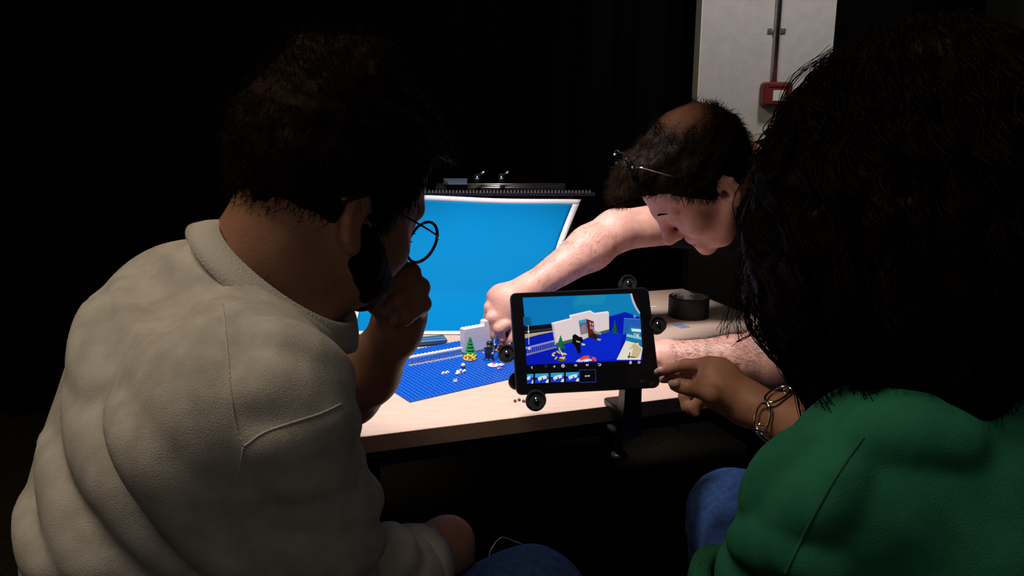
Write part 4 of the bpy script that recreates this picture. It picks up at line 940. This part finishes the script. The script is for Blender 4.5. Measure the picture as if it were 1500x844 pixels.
# bracelet of big silver links
br = thing('bracelet', 'chunky silver link bracelet on the wrist of the person in green', 'bracelet', A(1140, 612, .95))
wd = nrm(A(1130, 606, .955) - A(1165, 622, .925)); wc = A(1143, 610, .948)
u1 = nrm(np.cross(wd, RT * .2 + FW)); u2 = np.cross(wd, u1)
for k in range(6):
    a = 2 * math.pi * k / 6 + .35; rad = .034; c = wc + (u1 * math.cos(a) + u2 * math.sin(a)) * rad; t_ = -u1 * math.sin(a) + u2 * math.cos(a)
    b = MB(); b.tube([c + t_ * math.cos(p) * (.0175) + wd * math.copysign(abs(math.sin(p)) ** .7, math.sin(p)) * .0105 for p in np.linspace(0, 2 * math.pi, 29)[:-1]], .0017, 8, True); b.build('link', M['silver'], br, True)
    j = wc + (u1 * math.cos(a + math.pi / 6) + u2 * math.sin(a + math.pi / 6)) * rad
    b = MB(); b.tube([j + wd * .004 * math.cos(p) + (u1 * math.cos(a + .52) + u2 * math.sin(a + .52)) * .004 * math.sin(p) for p in np.linspace(0, 2 * math.pi, 13)[:-1]], .0011, 6, True); b.build('jump_ring', M['silver'], br, True)
c = A(1124, 634, .935)
b = MB(); b.tube([c - RT * .012 - UPV * .002, c + RT * .016 - UPV * .004], .0014, 8); b.tube([A(1132, 618, .938), c], .0011, 6); b.build('toggle_bar', M['silver'], br, True)
b = MB(); b.tube([c - RT * .006 + RT * .006 * math.cos(p) + UPV * (.006 + .006 * math.sin(p)) for p in np.linspace(0, 2 * math.pi, 17)[:-1]], .0013, 8, True); b.build('toggle_ring', M['silver'], br, True)
# curly hair: an inner mass and thick curling locks
S = Sdf(); e = lambda c, r, k=.05: S.ell(H3(*c), r, H3.ax, k)
e((0, -.02, .035), (.100, .116, .106)); e((0, -.045, -.05), (.118, .10, .11), .06); e((0, -.05, -.15), (.095, .075, .10), .06); e((-.095, .02, -.05), (.045, .075, .10), .04); e((.095, .02, -.05), (.045, .075, .10), .04); e((-.058, .0, -.15), (.04, .05, .08), .05); e((.058, .0, -.15), (.04, .05, .08), .05)
def curlfn(P, d):
    L = H3.loc(P); d = d + (.007 * wob(L, 70, 2) + .004 * wob(L, 160, 5)).astype(np.float32)
    face = np.maximum(np.maximum(np.abs(L[..., 0]) - .072, .052 - L[..., 1]), np.abs(L[..., 2] + .05) - .125)
    return np.maximum(d, -face)
S.fn(curlfn); hv, hq = S.mesh(.006); ch = meshobj('hair', hv, hq, M['hair_curl'], wom)
NL, NS_, MM = 640, 9, 42; paths = []
t = np.linspace(0, 1, MM)
for i in range(NL):
    az_ = rng.uniform(-math.pi, math.pi)
    if abs(az_) < .75 : az_ = math.copysign(.75 + abs(az_) * .3, az_)     # az 0 = face
    el = rng.uniform(.1, 1.45); n0 = np.array([math.sin(az_) * math.cos(el), math.cos(az_) * math.cos(el), math.sin(el)])
    p0 = np.array([.108, .122, .113]) * n0 + np.array([0, -.018, .035])
    out = np.array([math.sin(az_), math.cos(az_) * (.8 if abs(az_) > 1.6 else .55), 0]); ln = rng.uniform(.22, .37); puff = rng.uniform(.0, .034)
    s = t[:, None]; base = p0 + n0 * .008 * np.sin(s * 3) + out * puff * (1 - (1 - np.minimum(s * 2.2, 1)) ** 2) * (1 - .3 * s ** 2) - np.array([0, 0, 1.]) * ln * (s ** 1.35)
    base = base + rng.normal(0, .012, 3) * s
    zl = base[:, 2:3]; q_ = np.clip((-.09 - zl) / .17, 0, 1); base[:, :2] *= 1 - .42 * q_ * q_ * (3 - 2 * q_)
    ph = rng.uniform(0, 6.28); fr = rng.uniform(16, 30); am = rng.uniform(.006, .013) * np.minimum(s * 3, 1) ; tang = np.cross(out, [0, 0, 1.])
    curl = lambda pz, k: am * k * (tang * np.cos(fr * s + ph + pz) + out * np.sin(fr * s + ph + pz))
    for j in range(NS_):
        o_ = rng.normal(0, .0042, 3); paths.append((base + curl(rng.normal(0, .25), rng.uniform(.8, 1.2)) + o_ * (1 - .4 * s)) @ H3.ax + H3.c)
paths = np.array(paths); v, f = strands(paths, .00062 * np.clip(1.15 - t ** 3, .2, 1)); meshobj('curls', v, f, M['hair_curl'], ch, True, 'stuff')
# loose fine hairs near the table and around the crown
P = []
for (a, b_, c_, n) in (((1085, 420), (1070, 455), (1058, 488), 9), ((1088, 440), (1078, 470), (1084, 496), 7), ((1110, 470), (1100, 490), (1078, 503), 5), ((1130, 200), (1160, 120), (1225, 70), 14), ((1115, 330), (1085, 390), (1075, 440), 12)):
    for k in range(n):
        j = lambda q: (q[0] + rng.normal(0, 5), q[1] + rng.normal(0, 4), .66 + rng.normal(0, .012)); P.append(smooth_path([A(*j((a[0] + 20, a[1] - 10))), A(*j(a)), A(*j(b_)), A(*j(c_))], 24))
v, f = strands(np.array(P), np.full(24, .00032)); meshobj('flyaway_hairs', v, f, M['hair_curl'], ch, True, 'stuff')

# ---- the man leaning over the table from the right
m2 = thing('person', 'person in black leaning over the table, reaching a bare arm to the toys', 'person', (.98, 1.62, 0))
H2 = Frame(A(1026, 262, 1.38), (-.61, .03, -.78), (-.76, -.21, .59)); neck2 = A(1118, 262, 1.47)
rs2 = A(1052, 318, 1.66); re2 = A(902, 338, 1.60); rw2 = A(775, 424, 1.55); ls2 = A(1150, 330, 1.33); le2 = Z(1135, 532, .775); lw2 = Z(975, 524, .765)
pel = np.array([.97, 1.63, .93]); sp = np.array([.72, 1.60, 1.10]); B2 = np.array([[.1, -.99, 0], [-.99, -.1, 0], [0, 0, 1.]])
S = Sdf(); add_head(S, H2, .9, 1.05)
S.cap(H2(0, -.03, -.04), neck2, .054, .064, .03); S.chain([neck2, sp, pel], [.055, .115, .125], .06)
S.chain([neck2 + np.array([.03, 0, -.02]), rs2], [.055, .052], .03); S.chain([rs2, re2], [.050, .042], .02)
S.chain([re2, re2 * .70 + rw2 * .30, rw2], [.043, .0455, .0285], .02)
S.chain([neck2 + np.array([.03, 0, -.02]), ls2, le2], [.055, .052, .044], .03); S.chain([le2, le2 * .65 + lw2 * .35, lw2], [.043, .043, .029], .02)
hA, hB = pel + np.array([0, -.09, -.03]), pel + np.array([0, .09, -.03]); kA, kB = np.array([.95, 1.53, .50]), np.array([.99, 1.74, .50]); aA, aB = np.array([.98, 1.52, .085]), np.array([1.02, 1.75, .085])
leg_sdf(S, hA, kA, aA, (-1, 0)); leg_sdf(S, hB, kB, aB, (-1, 0))
# reaching hand: back of the hand, knuckles on the left, fingers pinching downwards
S.cap(rw2, A(742, 438, 1.535), .029, .030, .02); S.cap(A(752, 438, 1.53), A(732, 436, 1.535), .029, .024, .02); S.cap(A(752, 456, 1.525), A(732, 466, 1.53), .028, .024, .02)
for pts, r in ((((738, 430, 1.545), (722, 433, 1.55), (717, 456, 1.565), (728, 476, 1.56)), .0115), (((734, 446, 1.53), (718, 450, 1.53), (715, 474, 1.545), (728, 492, 1.545)), .0115), (((736, 462, 1.52), (720, 466, 1.515), (720, 489, 1.525), (733, 505, 1.53)), .0115), (((744, 474, 1.51), (731, 482, 1.50), (734, 500, 1.515), (741, 512, 1.525)), .0105), (((762, 458, 1.525), (760, 478, 1.51), (752, 497, 1.515), (744, 511, 1.525)), .0125)):
    S.chain([A(*p) for p in pts], [r * 1.12, r * 1.08, r, r * .82], .004)
# resting hand behind the tablet
S.cap(lw2, lw2 + np.array([-.07, .01, .0]), .028, .022, .02)
for k in range(4):
    y = .024 - .016 * k; c = lw2 + np.array([-.075, .01 + y, .002]); S.chain([c, c + np.array([-.04, .004, .012]), c + np.array([-.065, .004, -.006]), c + np.array([-.07, .002, -.022])], [.0105, .0095, .009, .0075], .006)
c = lw2 + np.array([-.03, -.025, 0]); S.chain([c, c + np.array([-.035, -.012, 0]), c + np.array([-.06, -.008, -.01])], [.013, .011, .008], .008)
v2, q2 = S.mesh(.0036); bo2 = meshobj('body', v2, q2, M['skin_b'], m2)
# hair with a bald crown, brows
def thinning(c):
    m = mat('thinning_hair', (.007, .0035, .002), .6, .05); nt = m.node_tree; bs = nt.nodes['Principled BSDF']
    tc_ = nt.nodes.new('ShaderNodeTexCoord'); vm = nt.nodes.new('ShaderNodeVectorMath'); vm.operation = 'DISTANCE'; vm.inputs[1].default_value = tuple(c); nt.links.new(tc_.outputs['Object'], vm.inputs[0])
    n = nt.nodes.new('ShaderNodeTexNoise'); n.inputs['Scale'].default_value = 260; nt.links.new(tc_.outputs['Object'], n.inputs['Vector'])
    ad = nt.nodes.new('ShaderNodeMath'); ad.operation = 'MULTIPLY_ADD'; ad.inputs[1].default_value = .05; nt.links.new(n.outputs[0], ad.inputs[0]); nt.links.new(vm.outputs['Value'], ad.inputs[2])
    mr = nt.nodes.new('ShaderNodeMapRange'); mr.inputs[1].default_value = .040; mr.inputs[2].default_value = .080; nt.links.new(ad.outputs[0], mr.inputs[0])
    mx = nt.nodes.new('ShaderNodeMix'); mx.data_type = 'RGBA'; mx.inputs[6].default_value = (.10, .042, .02, 1); mx.inputs[7].default_value = (.007, .0035, .002, 1)
    nt.links.new(mr.outputs[0], mx.inputs[0]); nt.links.new(mx.outputs[2], bs.inputs['Base Color']); return m
hz2 = [-.085, -.070, -.055, -.030, -.016, -.012, .014, .060, .080, .09]
def quiff(S):
    S.cap(H2(-.03, .06, .105), H2(-.02, .105, .098), .026, .018, .03); S.cap(H2(.03, .06, .105), H2(.025, .108, .095), .026, .018, .03); S.cap(H2(0, .07, .11), H2(0, .115, .102), .026, .017, .03)
S = hair_cap(H2, hz2, .011, .004, 150, 7, quiff); hv, hq = S.mesh(.004); hair2 = meshobj('hair', hv, hq, thinning(H2(-.02, -.068, .118) - origin(m2)), m2)
short_strands(H2, hv, 7000, M['hair_short'], .024, lambda l: np.array([0, .45 if l[1] > .0 else -.3, .2 if l[2] > .06 else -.6]), 'strands', hair2, .0004, .4, sel=lambda L: np.linalg.norm(L - np.array([-.02, -.068, .118]), axis=1) > .05)
b = MB()
for s in (-1, 1): b.tube([H2(s * .014, .1005, .026), H2(s * .03, .0965, .031), H2(s * .048, .085, .027)], [.0015, .0022, .001], 8)
b.build('eyebrows', M['hair_short'], m2, True)
# fine hair on both forearms
def arm_hair(a, b_, r, V, N):
    d = nrm(b_ - a); t_ = ((V - a) @ d) / np.linalg.norm(b_ - a); dist = np.linalg.norm(V - a - ((V - a) @ d)[:, None] * d, axis=1)
    idx = np.where((t_ > .08) & (t_ < .92) & (dist < r))[0]
    if len(idx) < 50: return None
    idx = rng.choice(idx, N); p = V[idx]; n = p - a - ((p - a) @ d)[:, None] * d; n /= np.linalg.norm(n, axis=1)[:, None]
    dr_ = n * .5 + d * .8 + rng.normal(0, .3, (N, 3)); dr_ /= np.linalg.norm(dr_, axis=1)[:, None]; s = np.linspace(0, 1, 4)[None, :, None]
    return p[:, None] + dr_[:, None] * s * .012 - n[:, None] * s ** 2 * .004
PH = [x for x in (arm_hair(re2, rw2, .06, v2, 700), arm_hair(le2, lw2, .06, v2, 2200)) if x is not None]
if PH: v, f = strands(np.concatenate(PH), np.array([.00014, .00013, .0001, .00004])); meshobj('arm_hair', v, f, M['hair_short'], bo2, True, 'stuff')
# black shirt with short sleeves, pale collar edge, trousers
S = Sdf(); S.chain([neck2 + np.array([.035, .0, -.01]), sp, pel + np.array([-.02, 0, .02])], [.105, .155, .155], .07); S.chain([neck2 + np.array([.04, 0, -.01]), rs2, rs2 * .62 + re2 * .38], [.075, .070, .060], .04); S.chain([neck2 + np.array([.04, 0, -.01]), ls2, ls2 * .5 + le2 * .5], [.075, .070, .062], .04)
S.cap(neck2 + np.array([-.035, 0, .0]), H2(0, -.03, -.04), .056, .068, .01, 's')
S.fn(lambda P, d: d + .004 * wob(P, 28, 3).astype(np.float32) + .002 * wob(P, 70, 6).astype(np.float32)); sv, sq = S.mesh(.007); sh2 = meshobj('black_shirt', sv, sq, M['blackcloth'], m2)
na = nrm(H2(0, -.03, -.04) - neck2); ra = nrm(np.cross(na, tz)); collar(neck2 + na * .022, .066, .072, (ra, np.cross(na, ra), na), .014, 'collar_edge', mat('pale_collar_knit', (.55, .54, .52), .9), sh2, 60, .004, .1)
S = Sdf(); S.ell(pel, (.165, .13, .13), B2, .05)
for hp_, kn, an in ((hA, kA, aA), (hB, kB, aB)): S.chain([hp_, kn, an], [.10, .075, .062], .05)
S.fn(lambda P, d: d + .004 * wob(P, 40, 3).astype(np.float32)); jv, jq = S.mesh(.009); meshobj('trousers', jv, jq, M['blackcloth'], m2); shoes(m2, (aA, aB), (-1, 0))
# rimless glasses pushed up on the head
g2 = thing('eyeglasses', 'rimless glasses pushed up on top of the leaning head', 'glasses', H2(0, .06, .135))
tilt = Frame(H2(0, .062, .132), H2.f * .75 + H2.u * .66, H2.u * .75 - H2.f * .66)
for s in (-1, 1):
    c = tilt(s * .033, .004, 0); ring = [c + tilt.r * math.cos(a) * .025 + tilt.u * math.copysign(abs(math.sin(a)) ** .8, math.sin(a)) * .017 for a in np.linspace(0, 2 * math.pi, 33)[:-1]]
    b = MB(); b.add(ring, [tuple(range(32))]); b.add([p + tilt.f * .0018 for p in ring], [tuple(range(31, -1, -1))]); b.add([x for p in ring for x in (p, p + tilt.f * .0018)], [(2 * i, 2 * i + 1, (2 * i + 3) % 64, (2 * i + 2) % 64) for i in range(32)]); b.build('lens', mat('coated_lens', (.30, .38, .75), .03, .5, trans=1), g2)
    b = MB(); b.tube([tilt(s * .058, .002, .006), tilt(s * .070, -.01, .004), tilt(s * .080, -.09, -.035)], .0010, 8); b.build('temple', M['chrome'], g2, True)
    b = MB(); b.lathe(tilt(s * .056, .006, .006), [(.0016, -.002), (.0022, 0), (.0012, .002)], tilt.ax, 10); b.build('hinge_screw', M['chrome'], g2, True)
b = MB(); b.tube(smooth_path([tilt(-.009, .005, .003), tilt(0, .009, .006), tilt(.009, .005, .003)], 9), .0010, 8); b.build('bridge', M['chrome'], g2, True)
